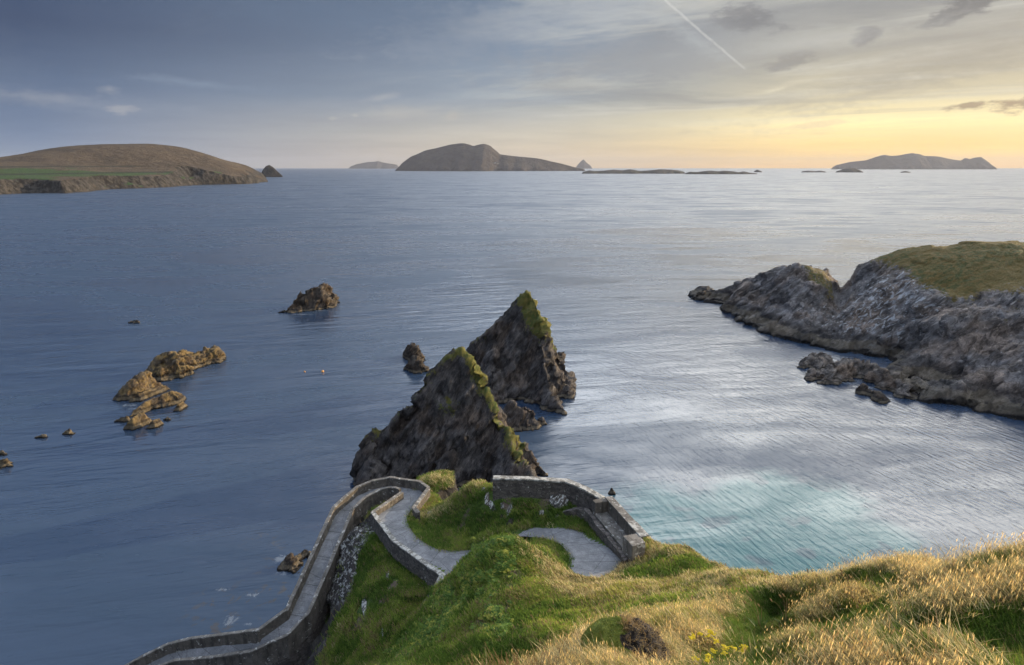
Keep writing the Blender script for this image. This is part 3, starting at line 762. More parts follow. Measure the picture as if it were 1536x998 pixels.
small_rock('sea_rock', [(1206, 541, -.02), (1222, 531, .0), (1232, 527, .0), (1238, 534, .0), (1228, 545, -.03)], 549, M_LEDGE, 'grey slab in the inlet, leftmost before the headland foot', 71, .22, sf=1.2, amp=.55, sscale=1.5, back=1.01)
small_rock('sea_rock', [(1236, 551, .01), (1262, 545, .02), (1286, 538, .04), (1302, 548, .02), (1330, 566, -.02), (1356, 580, -.06)], 574, M_LEDGE, 'long tan reef lying along the foot of the right headland', 72, .25, sf=.9, amp=.9, sscale=1.8, back=1.0)
small_rock('sea_rock', [(1296, 578, .0), (1308, 586, -.01), (1322, 592, -.03)], 591, M_DARKROCK, 'thin brown ledge awash in front of the tan reef', 73, .2, sf=.8, amp=.3, sscale=1.2, back=1.0)

# ------------------------------------------------------------------ DISTANT LAND
def far_land(name, crest, base_y, mat, label, cat, step, sf, sb, amp, seed, kind=None, sscale=None, zcliff=20, extra=None, Dc=None, loccrest=1.0):
    mid = crest[len(crest) // 2]
    D0 = Dc
    rp_ = [W(px, py, D0) for px, py in crest]
    P = np.array(rp_)
    zmax = P[:, 2].max(); padf = (zmax + 20) / sf + step * 3; padb = (zmax + 20) / sb + step * 3
    pads = zmax / max(sf, sb) * .5 + step * 4
    xs = np.arange(P[:, 0].min() - pads, P[:, 0].max() + pads, step); ys = np.arange(P[:, 1].min() - padf, P[:, 1].max() + padb, step)
    X, Y = np.meshgrid(xs, ys)
    s = sscale or zmax
    zr = np.interp(X, P[:, 0], P[:, 2]); zr = np.where((X < P[0, 0]) | (X > P[-1, 0]), zr - np.minimum(np.abs(X - P[0, 0]), np.abs(X - P[-1, 0])) * 2, zr)
    yr = np.interp(X, P[:, 0], P[:, 1])
    d = Y - yr
    H = np.where(d < 0, zr + d * sf * (1 + .45 * fbm(X / s, Y / s / 2, 0, 4, seed, ridged=True)), zr - d * sb)
    cl = zcliff * (1 + .5 * fbm(X / s * 2, Y / s * 2, 0, 3, seed + 4))
    H = np.where(H < cl * .6, cl * .6 - (cl * .6 - H) * 3.5, H)
    H = H + fbm(X / s * 2.5, Y / s * 2.5, 0, 5, seed + 2) * amp * sstep(-5, zmax * .3, H) * (1 - np.exp(-(d / (s * .15)) ** 2))
    V = np.stack([X, Y, H], -1).reshape(-1, 3)
    Nn = grid_normals(X, Y, H, (step, step)).reshape(-1, 3)
    cliff = sstep(.80, .60, Nn[:, 2]) * .9
    keep = H.ravel() > -4
    V[:, 2] = np.maximum(V[:, 2], -8)
    Fq = grid_faces(len(xs), len(ys), keep)
    z0 = np.zeros(len(V))
    V, Fq, at = compact(V, Fq, {'cliff': cliff, 'green': z0, 'hedge': z0})
    loc = (float(P[:, 0].mean()), float(P[:, 1].mean()), 0.0)
    o = make_mesh(name, V, Fq, mat, at, smooth=True, loc=loc)
    tag(o, label, cat, None, kind)
    return o

far_land('island', [(594, 254), (600, 248), (606, 242), (618, 234), (640, 225), (662, 220), (676, 217), (688, 215), (696, 214.5), (710, 219), (716, 217.5), (726, 215.5), (736, 219), (744, 226), (750, 231), (770, 234), (790, 236), (806, 237.5), (820, 240), (840, 245), (860, 250), (878, 254)],
         257, M_ISLE, 'large hump backed island with two summits in the middle of the horizon', 'island', 22, .42, .5, 24, 100, sscale=420, zcliff=42, Dc=8600)
far_land('island', [(524, 250), (535, 246), (545, 244.5), (552, 243), (562, 242.5), (568, 241.5), (575, 244), (585, 245.5), (596, 247)],
         251, M_ISLE, 'faint blue island far beyond the left end of the large one', 'island', 60, .5, .5, 30, 101, sscale=700, zcliff=60, Dc=22000)
far_land('island', [(865, 249), (869, 244), (873, 240.5), (875.5, 238.5), (878, 242), (882, 245), (887, 249.5)],
         251, M_ISLE, 'faint pointed pyramid island beyond the tail of the large one', 'island', 40, 1.0, 1.0, 20, 102, sscale=300, zcliff=60, Dc=22000)
far_land('island', [(1246, 252), (1256, 247), (1276, 243), (1300, 240), (1322, 233), (1328, 232), (1336, 234), (1348, 233), (1360, 230.5), (1370, 229.5), (1380, 231), (1386, 234), (1404, 234.5), (1424, 238), (1443, 241), (1446, 237.5), (1450, 237), (1455, 238.5), (1462, 236.5), (1472, 235.5), (1477, 239), (1484, 244), (1490, 251.5)],
         253, M_ISLE, 'long low brown island under the yellow sky on the right', 'island', 32, .5, .5, 16, 103, sscale=500, zcliff=70, Dc=15000)
far_land('island', [(391, 262), (394, 255), (399, 249), (404, 247.5), (410, 251), (416, 257), (425, 265)],
         266, M_HILL, 'small dome shaped islet just off the tip of the left hill', 'islet', 2.0, .9, .9, 5, 104, sscale=60, zcliff=12, Dc=3330)
def reef(pts, D, label, seed, st):
    far_land('reef', pts, 0, M_REEF, label, 'reef', st, .25, .3, 3.5, seed, sscale=60, zcliff=7, Dc=D)
reef([(874, 258), (884, 255.5), (892, 256.5), (905, 256), (920, 254.5), (934, 255.5), (945, 254), (952, 255), (960, 256.5), (975, 255.5), (990, 254), (1005, 254.5), (1018, 255.5), (1027, 258)], 5100, 'low green topped reef trailing off the large island', 110, 9)
reef([(1028, 260), (1035, 257.5), (1046, 258), (1058, 256.5), (1066, 256), (1078, 257), (1086, 256), (1100, 257), (1108, 258.5), (1116, 257), (1124, 259), (1136, 260.5)], 4700, 'low black broken reef right of the green topped one', 111, 8)
reef([(1132, 256.5), (1136, 254.5), (1142, 256.8)], 6500, 'single tiny rock on the horizon past the broken reef', 112, 8)
reef([(1203, 257), (1212, 256), (1222, 257), (1230, 256.2), (1238, 257.3)], 6300, 'thin flat reef on the horizon left of the brown island foot', 113, 9)
reef([(1256, 256.5), (1266, 253.5), (1276, 252.5), (1284, 252.8), (1292, 256.8)], 6300, 'small flat topped reef in front of the left tip of the brown island', 114, 8)
reef([(1352, 258), (1358, 256.5), (1366, 258.3)], 6000, 'tiny dark reef in front of the middle of the brown island', 115, 7)

def left_hill():
    C = [(0, 270, 1215), (60, 270, 1260), (150, 268.5, 1400), (220, 268, 1540), (300, 265, 1720), (350, 266, 1900), (385, 266, 2150),
         (-150, 270, 1150), (-300, 268, 1100),
         (0, 258, 1420), (100, 254, 1560), (200, 252, 1750), (280, 250, 1850), (340, 254, 1980), (375, 258, 2100),
         (0, 238, 1800), (60, 229, 1900), (120, 223, 1950), (180, 218.5, 2000), (230, 216.5, 2020), (270, 221, 2080), (300, 229, 2130), (330, 238, 2180), (360, 247, 2230), (385, 256, 2280), (397, 263, 2300), (-150, 250, 1700), (-300, 258, 1600)]
    P = [W(*c) for c in C]
    P += [(-1100, 2350, 70), (-1400, 2100, 60), (-1700, 1800, 40), (-950, 2350, 55), (-1500, 2400, 20), (-880, 2500, 5)]
    P = np.array(P)
    ev = tps(P[:, :2], P[:, 2], 1.0)
    wl = [(x, y) for x, y, _ in [Z(px, py, 0) for px, py in [(-420, 296), (-200, 295), (-60, 293), (0, 292), (50, 290), (100, 290), (130, 288), (165, 284), (200, 283), (250, 281), (300, 277.5), (360, 276.5), (385, 275), (400, 273), (397, 269.5)]]]
    poly = wl + [(-920, 2600), (-1500, 2700), (-2300, 2300), (-2300, 1400)]
    step = 4.0
    xs = np.arange(-1800, -740, step); ys = np.arange(1080, 2600, step)
    X, Y = np.meshgrid(xs, ys)
    wx = fbm(X / 60, Y / 60, 0, 5, 200) * 22; wy = fbm(X / 60, Y / 60, 5, 5, 201) * 22
    sd = poly_sd(X + wx, Y + wy, poly)
    H = ev(X, Y) + fbm(X / 120, Y / 120, 0, 5, 203) * 3
    k = 1.3 + .8 * fbm(X / 50, Y / 50, 0, 3, 205)
    H = np.minimum(H, .5 + np.clip(-sd, 0, 500) * k + fbm(X / 18, Y / 18, 0, 4, 207) * 4 * sstep(0, -10, sd))
    # a shaded bite in the slope near the point
    bx, by, _ = W(322, 262, 1800)
    H = H - 22 * np.exp(-(((X - bx) / 32) ** 2 + ((Y - by) / 70) ** 2))
    H = np.where(sd > 0, -sd, H)
    V = np.stack([X, Y, H], -1).reshape(-1, 3)
    Nn = grid_normals(X, Y, H, (step, step)).reshape(-1, 3)
    cliff = sstep(.93, .80, Nn[:, 2])
    pr = (V[:, 2] - CAM_H) ; yy = V[:, 1]
    # fields on the low ground toward the left
    u = V[:, 0] / V[:, 1]
    green = sstep(-.44, -.62, u) * sstep(62, 44, V[:, 2] + (u + .8) * 60) * .9
    green = np.maximum(green, sstep(48, 30, V[:, 2]) * sstep(-.38, -.5, u) * .7)
    fl = fbm(V[:, 0] / 70, V[:, 1] / 140, 0, 4, 240)
    green = green * (.62 + .9 * fl) + .25 * sstep(.1, .4, fl) * (green > .05)
    hed = np.zeros(len(V))
    for a, b in [((-700, 0), (0, 0))]: pass
    for zc, u0, u1 in ((52, -.80, -.56), (36, -.8, -.48)):
        hed = np.maximum(hed, sstep(2.2, .8, np.abs(V[:, 2] - zc - 10 * (u + .65))) * sstep(u1 + .02, u1 - .02, u) * .8)
    keep = H.ravel() > -3
    Fq = grid_faces(len(xs), len(ys), keep)
    V, Fq, at = compact(V, Fq, {'cliff': cliff, 'green': green, 'hedge': hed})
    o = make_mesh('hill', V, Fq, M_HILL, at, smooth=True, loc=(-1000, 1800, 0))
    tag(o, 'broad brown hill with green fields and dark sea cliffs on the left', 'hill', kind='structure')
left_hill()

# cottages on the big island, buoys
M_WHITE = mat_flat('whitewash', (.75, .75, .72), (.65, .65, .62))
M_SLATE = mat_flat('slate_roof', (.10, .10, .11))
M_BUOY = mat_flat('orange_buoy', (.75, .38, .12), (.6, .3, .1), rough=.5)
def cottage(px, py, D, label, w=26, h=9):
    x, y, z = W(px, py, D)
    e = empty('cottage', (x, y, z - 4), label, 'cottage', 'white cottages on the large island')
    a, b = w / 2, 7
    V = [(-a, -b, 0), (a, -b, 0), (a, b, 0), (-a, b, 0), (-a, -b, h), (a, -b, h), (a, b, h), (-a, b, h), (-a, 0, h + 5), (a, 0, h + 5)]
    V = np.array(V) + np.array([x, y, z - 4])
    make_mesh('wall', V, [[0, 1, 5, 4], [1, 2, 6, 9, 5], [2, 3, 7, 6], [3, 0, 4, 8, 7]], M_WHITE, loc=(x, y, z - 4), parent=e)
    V2 = np.array([(-a - 1, -b - 1.2, h - .6), (a + 1, -b - 1.2, h - .6), (a + 1, 0, h + 5.4), (-a - 1, 0, h + 5.4), (a + 1, b + 1.2, h - .6), (-a - 1, b + 1.2, h - .6)]) + np.array([x, y, z - 4])
    make_mesh('roof', V2, [[0, 1, 2, 3], [3, 2, 4, 5]], M_SLATE, loc=(x, y, z - 4), parent=e)
cottage(737, 244.6, 8310, 'leftmost of the three white cottages low on the large island')
cottage(742, 244.7, 8310, 'middle one of the three white cottages low on the large island')
cottage(746.5, 245.4, 8320, 'rightmost and smallest of the three white cottages low on the large island', 18, 7)

def buoy(px, py, r, label):
    x, y, z = Z(px, py, 0)
    e = empty('buoy', (x, y, 0), label, 'buoy', 'orange mooring buoys')
    n, k = 14, 8; V = []; Fq = []
    for i in range(k + 1):
        th = math.pi * i / k
        for j in range(n): V.append((x + r * math.sin(th) * math.cos(2 * math.pi * j / n), y + r * math.sin(th) * math.sin(2 * math.pi * j / n), .25 * r + r * math.cos(th)))
    for i in range(k):
        for j in range(n): Fq.append([i * n + j, i * n + (j + 1) % n, (i + 1) * n + (j + 1) % n, (i + 1) * n + j])
    make_mesh('float_body', V, Fq, M_BUOY, smooth=True, loc=(x, y, 0), parent=e)
    V = []; Fq = []
    for i in range(12):
        a = 2 * math.pi * i / 12
        for j in range(4):
            b = math.pi / 2 * j; rr = r * .28 + r * .07 * math.cos(b)
            V.append((x + rr * math.cos(a), y + r * .07 * math.sin(b), 1.42 * r + rr * math.sin(a)))
    for i in range(12):
        for j in range(4): Fq.append([i * 4 + j, ((i + 1) % 12) * 4 + j, ((i + 1) % 12) * 4 + (j + 1) % 4, i * 4 + (j + 1) % 4])
    make_mesh('ring', V, Fq, M_SLATE, loc=(x, y, 0), parent=e)
buoy(457, 558, .22, 'smaller left one of two orange buoys afloat left of the dark twin rocks')
buoy(484, 558, .36, 'larger right one of two orange buoys afloat left of the dark twin rocks')


# ================================================================== FOREGROUND
# path stations from the loop down to the ramp: (left edge px), (right edge px), height   [edges as one walks down]
ST = [((846, 872), (915, 872), 26.0), ((848, 856), (922, 856), 25.8), ((853, 838), (933, 836), 25.6), ((848, 824), (918, 820), 25.4), ((836, 814), (886, 804), 25.2),
      ((818, 808), (856, 793), 25.0), ((797, 806), (815, 791), 24.8), ((774, 808), (792, 793), 24.5), ((738, 842), (768, 802), 24.2), ((706, 866), (716, 822), 23.8),
      ((664, 874), (690, 826), 23.4), ((630, 846), (652, 822), 23.0), ((594, 818), (622, 802), 22.6), ((572, 792), (611, 782), 22.2), ((562, 774), (615, 768), 21.8), ((584, 758), (628, 752), 21.5),
      ((603, 743), (642, 740), 21.2)]
def sub_poly(pts, n):
    pts = [np.array(p, float) for p in pts]; out = []
    for i in range(len(pts) - 1):
        p0 = pts[max(i - 1, 0)]; p1 = pts[i]; p2 = pts[i + 1]; p3 = pts[min(i + 2, len(pts) - 1)]
        for k in range(n):
            t = k / n
            out.append(.5 * ((2 * p1) + (-p0 + p2) * t + (2 * p0 - 5 * p1 + 4 * p2 - p3) * t * t + (-p0 + 3 * p1 - 3 * p2 + p3) * t ** 3))
    out.append(pts[-1]); return np.array(out)
PL = sub_poly([Z(*l, z) for l, r, z in ST], 6); PR = sub_poly([Z(*r, z) for l, r, z in ST], 6)
# ramp walls: top line px of outer (seaward) and inner wall, height of the wall top
WH = .85
RAMP = [((643, 731), (603, 738), 22.05), ((630, 722), (600, 733.5), 22.0), ((584.5, 715.4), (592, 730.5), 21.85), ((558, 721), (580, 731.5), 21.7), ((535.4, 730), (569, 734), 21.5), ((516, 746), (547, 746), 21.3), ((500, 761), (529, 763), 21.05),
        ((465, 837), (496, 842), 19.4), ((430.5, 913), (463, 918), 17.8), ((387, 944), (430.5, 952), 16.8), ((335, 951), (378, 976), 15.8), ((286.6, 957), (318, 985), 14.9), ((250, 966), (262, 990), 14.2), ((215.5, 983), (226, 1003), 13.3), ((180, 1003), (185, 1030), 12.3), ((120, 1030), (120, 1075), 10.8)]
OUT = np.array([Z(*o, z) for o, i, z in RAMP]); INN = np.array([Z(*i, z) for o, i, z in RAMP])

# ---- terrain control points: px, py, D, gold, earth/rock hint
CT = [
    # right brow
    (1536, 815, 14.0, .9), (1440, 838, 16.0, .8), (1350, 856, 18.0, .75), (1290, 860, 19.5, .7), (1240, 862, 21.0, .75), (1165, 877, 25.0, .8), (1120, 868, 30, .8), (1090, 863, 34, .6),
    (1640, 790, 13, .9),
    # right slope
    (1480, 880, 11.6, .35), (1400, 880, 14.3, .1), (1536, 860, 11.5, .55), (1300, 885, 16.5, .5), (1230, 890, 18.6, .15), (1170, 900, 20.5, .1), (1130, 905, 22, .2),
    (1450, 940, 9.8, .85), (1350, 930, 11.8, .55), (1290, 925, 13.2, .05), (1210, 950, 12.6, .05), (1150, 950, 14.2, .1), (1250, 912, 15.8, .8), (1380, 905, 12.6, .7),
    (1536, 940, 8.8, .1), (1600, 900, 9.0, .8), (1450, 990, 8.2, .6), (1330, 985, 8.8, .9), (1230, 992, 9.6, .7), (1100, 925, 18.5, .5), (1090, 960, 12.5, .9), (1040, 985, 10.8, .95), (1130, 990, 10.2, .8), (1536, 1010, 7.4, .5),
    (1005, 935, 19.0, .6), (1005, 960, 14.5, .85), (960, 998, 9.2, .8), (985, 975, 11.5, .8),
    # green knoll
    (1010, 829, 39.0, .85), (960, 828, 41.0, .85), (925, 856, 40.4, .9), (1000, 850, 37.2, .0), (960, 868, 36.6, .1), (1050, 852, 35.6, .15), (1000, 878, 35.0, .75), (1060, 878, 31.5, .7), (920, 880, 36.2, .9),
    # golden saddle ridge
    (870, 870, 36.4, 1.), (842, 862, 37.4, .95), (905, 872, 36.6, .95), (900, 888, 34.0, .95), (840, 885, 35.0, .9), (950, 892, 32.5, .85), (1000, 905, 29.0, .7), (1040, 910, 26.0, .7),
    (805, 840, 37.6, 1.0), (790, 818, 38.2, .9), (760, 814, 37.2, .55),
    # island in the loop
    (820, 830, 40.2, .55), (810, 815, 42.8, .3), (846, 848, 40.0, .15),
    # green hollow below the saddle and the face of the mound
    (900, 930, 26.5, .1), (850, 920, 29.5, .1), (950, 930, 23.5, .1), (970, 912, 27, .2), (780, 880, 33.2, .2), (740, 850, 35.6, .15), (700, 850, 38.0, .1), (680, 868, 39.6, .1), (655, 885, 40.6, .1),
    (760, 920, 30.6, .1), (700, 900, 34.6, .15), (640, 940, 34.5, .1), (700, 960, 29.0, .1), (780, 960, 26.5, .15), (850, 960, 24.0, .1), (900, 960, 21.0, .1), (620, 990, 31.5, .15), (720, 1010, 26.0, .1), (820, 1010, 22.5, .2), (880, 1000, 18.0, .2),
    # left slope under the wall
    (640, 885, 41.6, .15), (600, 845, 46.0, .2), (575, 810, 49.6, .2), (556, 800, 50.6, .15), (600, 900, 42.6, .2), (560, 870, 46.2, .25), (545, 900, 44.8, .25), (560, 950, 41.0, .2), (525, 940, 43.4, .1), (520, 985, 41.6, .1), (570, 1010, 36.8, .1), (500, 1010, 41.0, .1),
    (545, 820, 50.5, .1), (520, 870, 49.5, .1), (500, 915, 49.0, .1), (480, 960, 48.2, .1),
    # grassy hill inside the hairpin
    (740, 733, 49.6, .3), (700, 738, 51.2, .8), (660, 762, 52.8, .8), (632, 770, 53.6, .7), (624, 790, 51.6, .0), (650, 800, 50.2, .0), (700, 775, 49.8, .1), (720, 805, 47.4, .0), (690, 812, 47.6, .0), (780, 770, 47.6, .1), (820, 758, 48.0, .2), (870, 770, 47.2, .2), (800, 742, 49.2, .1), (850, 745, 48.6, .1),
    (780, 786, 46.8, .05), (840, 785, 46.4, .05), (890, 790, 44.8, .1), (925, 815, 42.6, .1), (690, 760, 51.2, .1), (740, 790, 47.8, .05),
    # turf knoll right of the hairpin
    (645, 722, 60.0, .8), (660, 735, 59.0, .6), (668, 752, 57.0, .3), (650, 750, 57.5, .4),
]
CTP = [W(*c[:3]) for c in CT]; CTG = [c[3] for c in CT]
extra = [(0, 0, 47.8, .7), (0, 4, 44.9, .7), (5, 4, 45.4, .8), (9, 4, 45.2, .8), (-4, 3, 43.0, .3), (-8, 6, 37, .2), (-6, 12, 36.5, .2), (-8, 20, 30, .2), (-12, 14, 31, .2), (-14, 26, 22, .2), (-11, 28, 22.8, .2), (-14, 4, 33, .2), (2.2, 7.2, 42.9, .9), (0, 7.0, 42.1, .9), (-2, 7, 41.0, .9),
         (10.5, 8, 43.4, .8), (11.5, 4, 45, .8), (12, 0, 46.4, .8), (-8, 0, 41, .3), (0, 12, 38.2, .2), (-3, 12, 37.4, .2), (1.5, 16, 35.6, .2), (-3, 17, 33.4, .2), (-14, 46, 19.5, .2), (-10, 57, 20, .2), (14, 24, 33, .8), (15, 14, 40, .8), (13, 34, 27, .8), (10, 40, 25.2, .5), (7, 46, 24, .4), (2, 48, 24.6, .4)]
CTP += [e[:3] for e in extra]; CTG += [e[3] for e in extra]
CTP = np.array(CTP)
ev = tps(CTP[:, :2], CTP[:, 2], .3)
COAST = [(14, -8), (13.2, 6), (12.4, 12), (11.7, 15), (11.5, 19), (12.0, 23), (12.6, 28), (12.4, 32), (11.4, 35.5), (10.0, 37.6), (9.3, 40.5), (7.8, 43.0), (4.6, 45.2), (-1.5, 46.0), (-3.0, 49.6), (-5.6, 51.0), (-6.9, 52.8), (-5.6, 55.0), (-6.2, 58.2), (-8.0, 58.6), (-9.6, 55.2), (-10.3, 52.0), (-11.5, 50.6), (-12.8, 48.8), (-13.5, 46.3), (-14.2, 43.0), (-14.8, 40.5), (-15.0, 37.5), (-14.9, 34), (-15, 25), (-17, 10), (-18, -8)]

def terrain_raw(X, Y):
    H = ev(X, Y)
    return H

def path_blend(X, Y):
    """distance outside the path surface and its height there"""
    cl = (PL + PR) / 2; hw = np.hypot(*(PL - PR)[:, :2].T) / 2
    best = np.full(X.shape, 1e9); zz = np.zeros(X.shape)
    for i in range(len(cl) - 1):
        d, t = seg_dist(X, Y, cl[i], cl[i + 1])
        e = d - (hw[i] + (hw[i + 1] - hw[i]) * t)
        z = cl[i][2] + (cl[i + 1][2] - cl[i][2]) * t
        m = e < best
        best = np.where(m, e, best); zz = np.where(m, z, zz)
    return best, zz

WALL_UP = [Z(603, 738, 22.0), Z(559, 768, 22.35), Z(591, 810, 23.1), Z(627, 836, 23.6), Z(664, 862, 23.95), Z(650, 886, 23.4)]

DIG = []
def terrain_full(X, Y):
    H = terrain_raw(X, Y)
    for a, b, r in DIG:
        d, _ = seg_dist(X, Y, a, b); H = H - .55 * r * np.exp(-(d / r) ** 2)
    e, zp = path_blend(X, Y)
    # left of the upper wall the ground stays below the wall foot
    dw = np.full(X.shape, 1e9); side = np.zeros(X.shape); zt = np.zeros(X.shape)
    for a, b in zip(WALL_UP[1:-1], WALL_UP[2:]):
        d, t = seg_dist(X, Y, a, b)
        s = (b[0] - a[0]) * (Y - a[1]) - (b[1] - a[1]) * (X - a[0])
        m = d < dw
        dw = np.where(m, d, dw); side = np.where(m, s, side); zt = np.where(m, a[2] + (b[2] - a[2]) * t, zt)
    outside = (side < 0) & (dw < 2.2) 
    wob = fbm(X * .9, Y * .9, 0, 4, 301)
    big = fbm(X * .28, Y * .28, 0, 3, 305)
    off = sstep(.2, 1.4, e)
    H = H + (big * .45 + wob * .22 + fbm(X * 3, Y * 3, 0, 3, 309) * .07) * off
    # hummocky turf bands on the near right slope
    rr = sstep(6, 2, np.hypot((X - 7) / 1.6, (Y - 12) / 1.8))
    H = H + (fbm(X * 1.4, Y * 1.4, 0, 2, 333) * .13) * sstep(30, 20, Y)
    H = H + rr * .42 * np.sin((X * .55 - Y * .95) * 1.25 + big * 3.0)
    # erosion bumps
    H = np.where(e < 1.6, H + (zp - .06 - H) * sstep(1.35, .3, e) * (~outside) * sstep(34.2, 35.6, Y), H)
    H = np.where(outside, np.minimum(H, zt - 1.5 + .12 * wob), H)
    wx = fbm(X / 2.2, Y / 2.2, 1, 4, 311) * .6; wy = fbm(X / 2.2, Y / 2.2, 6, 4, 312) * .6
    sd = poly_sd(X + wx, Y + wy, COAST)
    drop = np.where(sd > 0, sd * 7.0, 0) + sstep(-1.6, .2, sd) * .5
    H = H - drop
    return H, e, sd

EARTH = ((772, 862, 34.8, .8), (770, 880, 33.4, .75), (748, 915, 31, .9), (1000, 925, 21.5, .8), (1020, 905, 25, .6), (782, 935, 28.5, .9), (812, 822, 41.5, .7), (828, 838, 40.5, .6), (700, 760, 50, .5), (640, 905, 40, .6), (715, 930, 31, .7), (590, 880, 44, .6), (1030, 915, 23, .5), (835, 905, 31, .5), (820, 745, 47.8, 1.0), (870, 765, 47, .8), (760, 765, 48.5, .6), (790, 750, 48.8, .5), (690, 775, 49.5, .6), (540, 930, 43, .7), (575, 900, 43.5, .6), (600, 960, 34, .7))
def build_terrain():
    step = .16
    xs = np.arange(-20, 19.5, step); ys = np.arange(-7, 61, step)
    X, Y = np.meshgrid(xs, ys)
    H, e, sd = terrain_full(X, Y)
    Nn = grid_normals(X, Y, H, (step, step)).reshape(-1, 3)
    V = np.stack([X, Y, H], -1).reshape(-1, 3)
    sdf = sd.ravel()
    rock = sstep(-.15, .5, sdf) * .9 + sstep(.55, .35, Nn[:, 2]) * .5
    # the bare rock band by the ramp
    rb = sstep(2.3, .9, np.hypot((V[:, 0] + 12.6) / 1.0, (V[:, 1] - 43.5) / 3.2))
    edge_x = np.interp(V[:, 1], [33, 36, 39, 42.5, 46.5, 48], [-14.2, -13.2, -12.9, -12.0, -11.2, -11.4]) + fbm(V[:, 1] * .8, V[:, 0] * .8, 0, 3, 340) * .5
    rock = np.maximum(rock, sstep(.2, -.2, V[:, 0] - edge_x) * sstep(33, 35, V[:, 1]))
    lich = sstep(3.4, 1.2, np.hypot((V[:, 0] + 12.7), (V[:, 1] - 44.6) / 1.4)) * sstep(14, 18, V[:, 2])
    disp = strata_disp(V, Nn, .42, 58, 1.5, 330) - V
    V = V + disp * (np.maximum(sstep(-.4, .6, sdf), sstep(.3, .8, rock)) * sstep(.5, 1.5, e.ravel()))[:, None]
    gold = gold_at(V[:, 0], V[:, 1])
    earth = np.zeros(len(V))
    for px, py, D, r in EARTH:
        p = W(px, py, D); earth = np.maximum(earth, sstep(r * 1.6, r * .2, np.hypot(V[:, 0] - p[0], V[:, 1] - p[1])) * .75)
    for px, py, D, r in () and ((772, 866, 34.4, .85), (768, 890, 32.8, .7), (748, 915, 31, .9), (1000, 925, 21.5, .8), (1020, 905, 25, .6), (782, 935, 28.5, .8), (812, 822, 41.5, .7), (828, 838, 40.5, .6), (700, 760, 50, .5), (640, 905, 40, .5)):
        p = W(px, py, D); earth = np.maximum(earth, sstep(r * 1.6, r * .2, np.hypot(V[:, 0] - p[0], V[:, 1] - p[1])) * .75)
    keep = V[:, 2] > -2.0
    V[:, 2] = np.maximum(V[:, 2], -4)
    Fq = grid_faces(len(xs), len(ys), keep)
    V, Fq, at = compact(V, Fq, {'rock': rock, 'lichen': lich, 'gold': gold, 'earth': earth})
    o = make_mesh('terrain', V, Fq, M_GROUND, at, smooth=True)
    tag(o, 'grassy cliff top and slopes in the foreground', 'terrain', kind='structure')
    return o

def gold_at(X, Y):
    num = 0; den = 0
    for (x, y, z), g in zip(CTP, CTG):
        sc = max(1.0, y / 14)
        w = 1 / (((X - x) ** 2 + (Y - y) ** 2) / sc ** 2 + .15) ** 1.7
        num = num + w * g; den = den + w
    g = num / den
    s = np.clip(np.asarray(Y) / 14, .8, 3)
    g = g + .42 * fbm(X / s / 1.1, Y / s / 1.1, 0, 4, 350) + np.clip(samp(REL, X, Y) * 2.2, -.65, .35) * sstep(32, 24, Y) - .06
    for a, b, r in GREEN:
        g = g - .95 * sstep(r * 1.5, r * .5, seg_dist(X, Y, a, b)[0])
    return np.clip(g, 0, 1)
def box_blur(A, r):
    for ax in (0, 1):
        B = np.pad(A, [(r + 1, r) if i == ax else (0, 0) for i in (0, 1)], mode='edge'); c_ = np.cumsum(B, axis=ax)
        A = (np.take(c_, range(2 * r + 1, c_.shape[ax]), axis=ax) - np.take(c_, range(0, c_.shape[ax] - 2 * r - 1), axis=ax)) / (2 * r + 1)
    return A
XS = np.arange(-20, 19.5, .16); YS = np.arange(-7, 61, .16)
_XX, _YY = np.meshgrid(XS, YS); TH, TE, TSD = terrain_full(_XX, _YY)
REL = TH - box_blur(box_blur(TH, 7), 7)
def samp(G_, x, y):
    fx = np.clip((np.asarray(x, float) - XS[0]) / .16, 0, len(XS) - 1.001); fy = np.clip((np.asarray(y, float) - YS[0]) / .16, 0, len(YS) - 1.001)
    i = fx.astype(int); j = fy.astype(int); a = fx - i; b = fy - j
    return G_[j, i] * (1 - a) * (1 - b) + G_[j, i + 1] * a * (1 - b) + G_[j + 1, i] * (1 - a) * b + G_[j + 1, i + 1] * a * b
def hit(px, py):
    """where the view ray meets the foreground ground"""
    u, y, z = ray(px, py)
    D = np.arange(5, 70, .05)
    h = samp(TH, u * D, y * D)
    zz = CAM_H + z * D
    ok = np.where(zz < h)[0]
    D = D[ok[0]] if len(ok) else 45
    return np.array([u * D, y * D, float(samp(TH, u * D, y * D))]), D

GREEN = []
for r_, ln_ in ((.60, [(1195, 990), (1215, 960), (1270, 930), (1330, 905), (1400, 885)]), (.5, [(1400, 880), (1470, 862), (1536, 845)]), (.75, [(1130, 930), (1180, 905), (1250, 888), (1300, 876)]),
                (.45, [(1480, 965), (1536, 930)]), (1.3, [(880, 930), (960, 920), (1010, 912)]), (1.5, [(830, 960), (900, 950)]), (.35, [(1110, 985), (1140, 960)]), (.3, [(1350, 965), (1400, 940)])):
    hp = [hit(*q)[0] for q in ln_]
    for a, b in zip(hp[:-1], hp[1:]): GREEN.append((a, b, r_))
DIG += [g for g in GREEN if g[2] < 1]
TH, TE, TSD = terrain_full(_XX, _YY)
REL = TH - box_blur(box_blur(TH, 7), 7)
TERRAIN = build_terrain()

# ------------------------------------------------------------------ path
def ribbon(A, B, z_off=0.0, nw=8):
    A = np.asarray(A); B = np.asarray(B)
    V = []; ed = []; al = []; L = 0
    cl = (A + B) / 2
    for i in range(len(A)):
        if i: L += np.linalg.norm(cl[i] - cl[i - 1])
        for k in range(nw + 1):
            t = k / nw; q = A[i] * (1 - t) + B[i] * t
            V.append((q[0], q[1], q[2] + z_off)); ed.append(abs(t - .5) * 2); al.append(L)
    Fq = grid_faces(nw + 1, len(A))
    return np.array(V), Fq, np.array(ed), np.array(al)

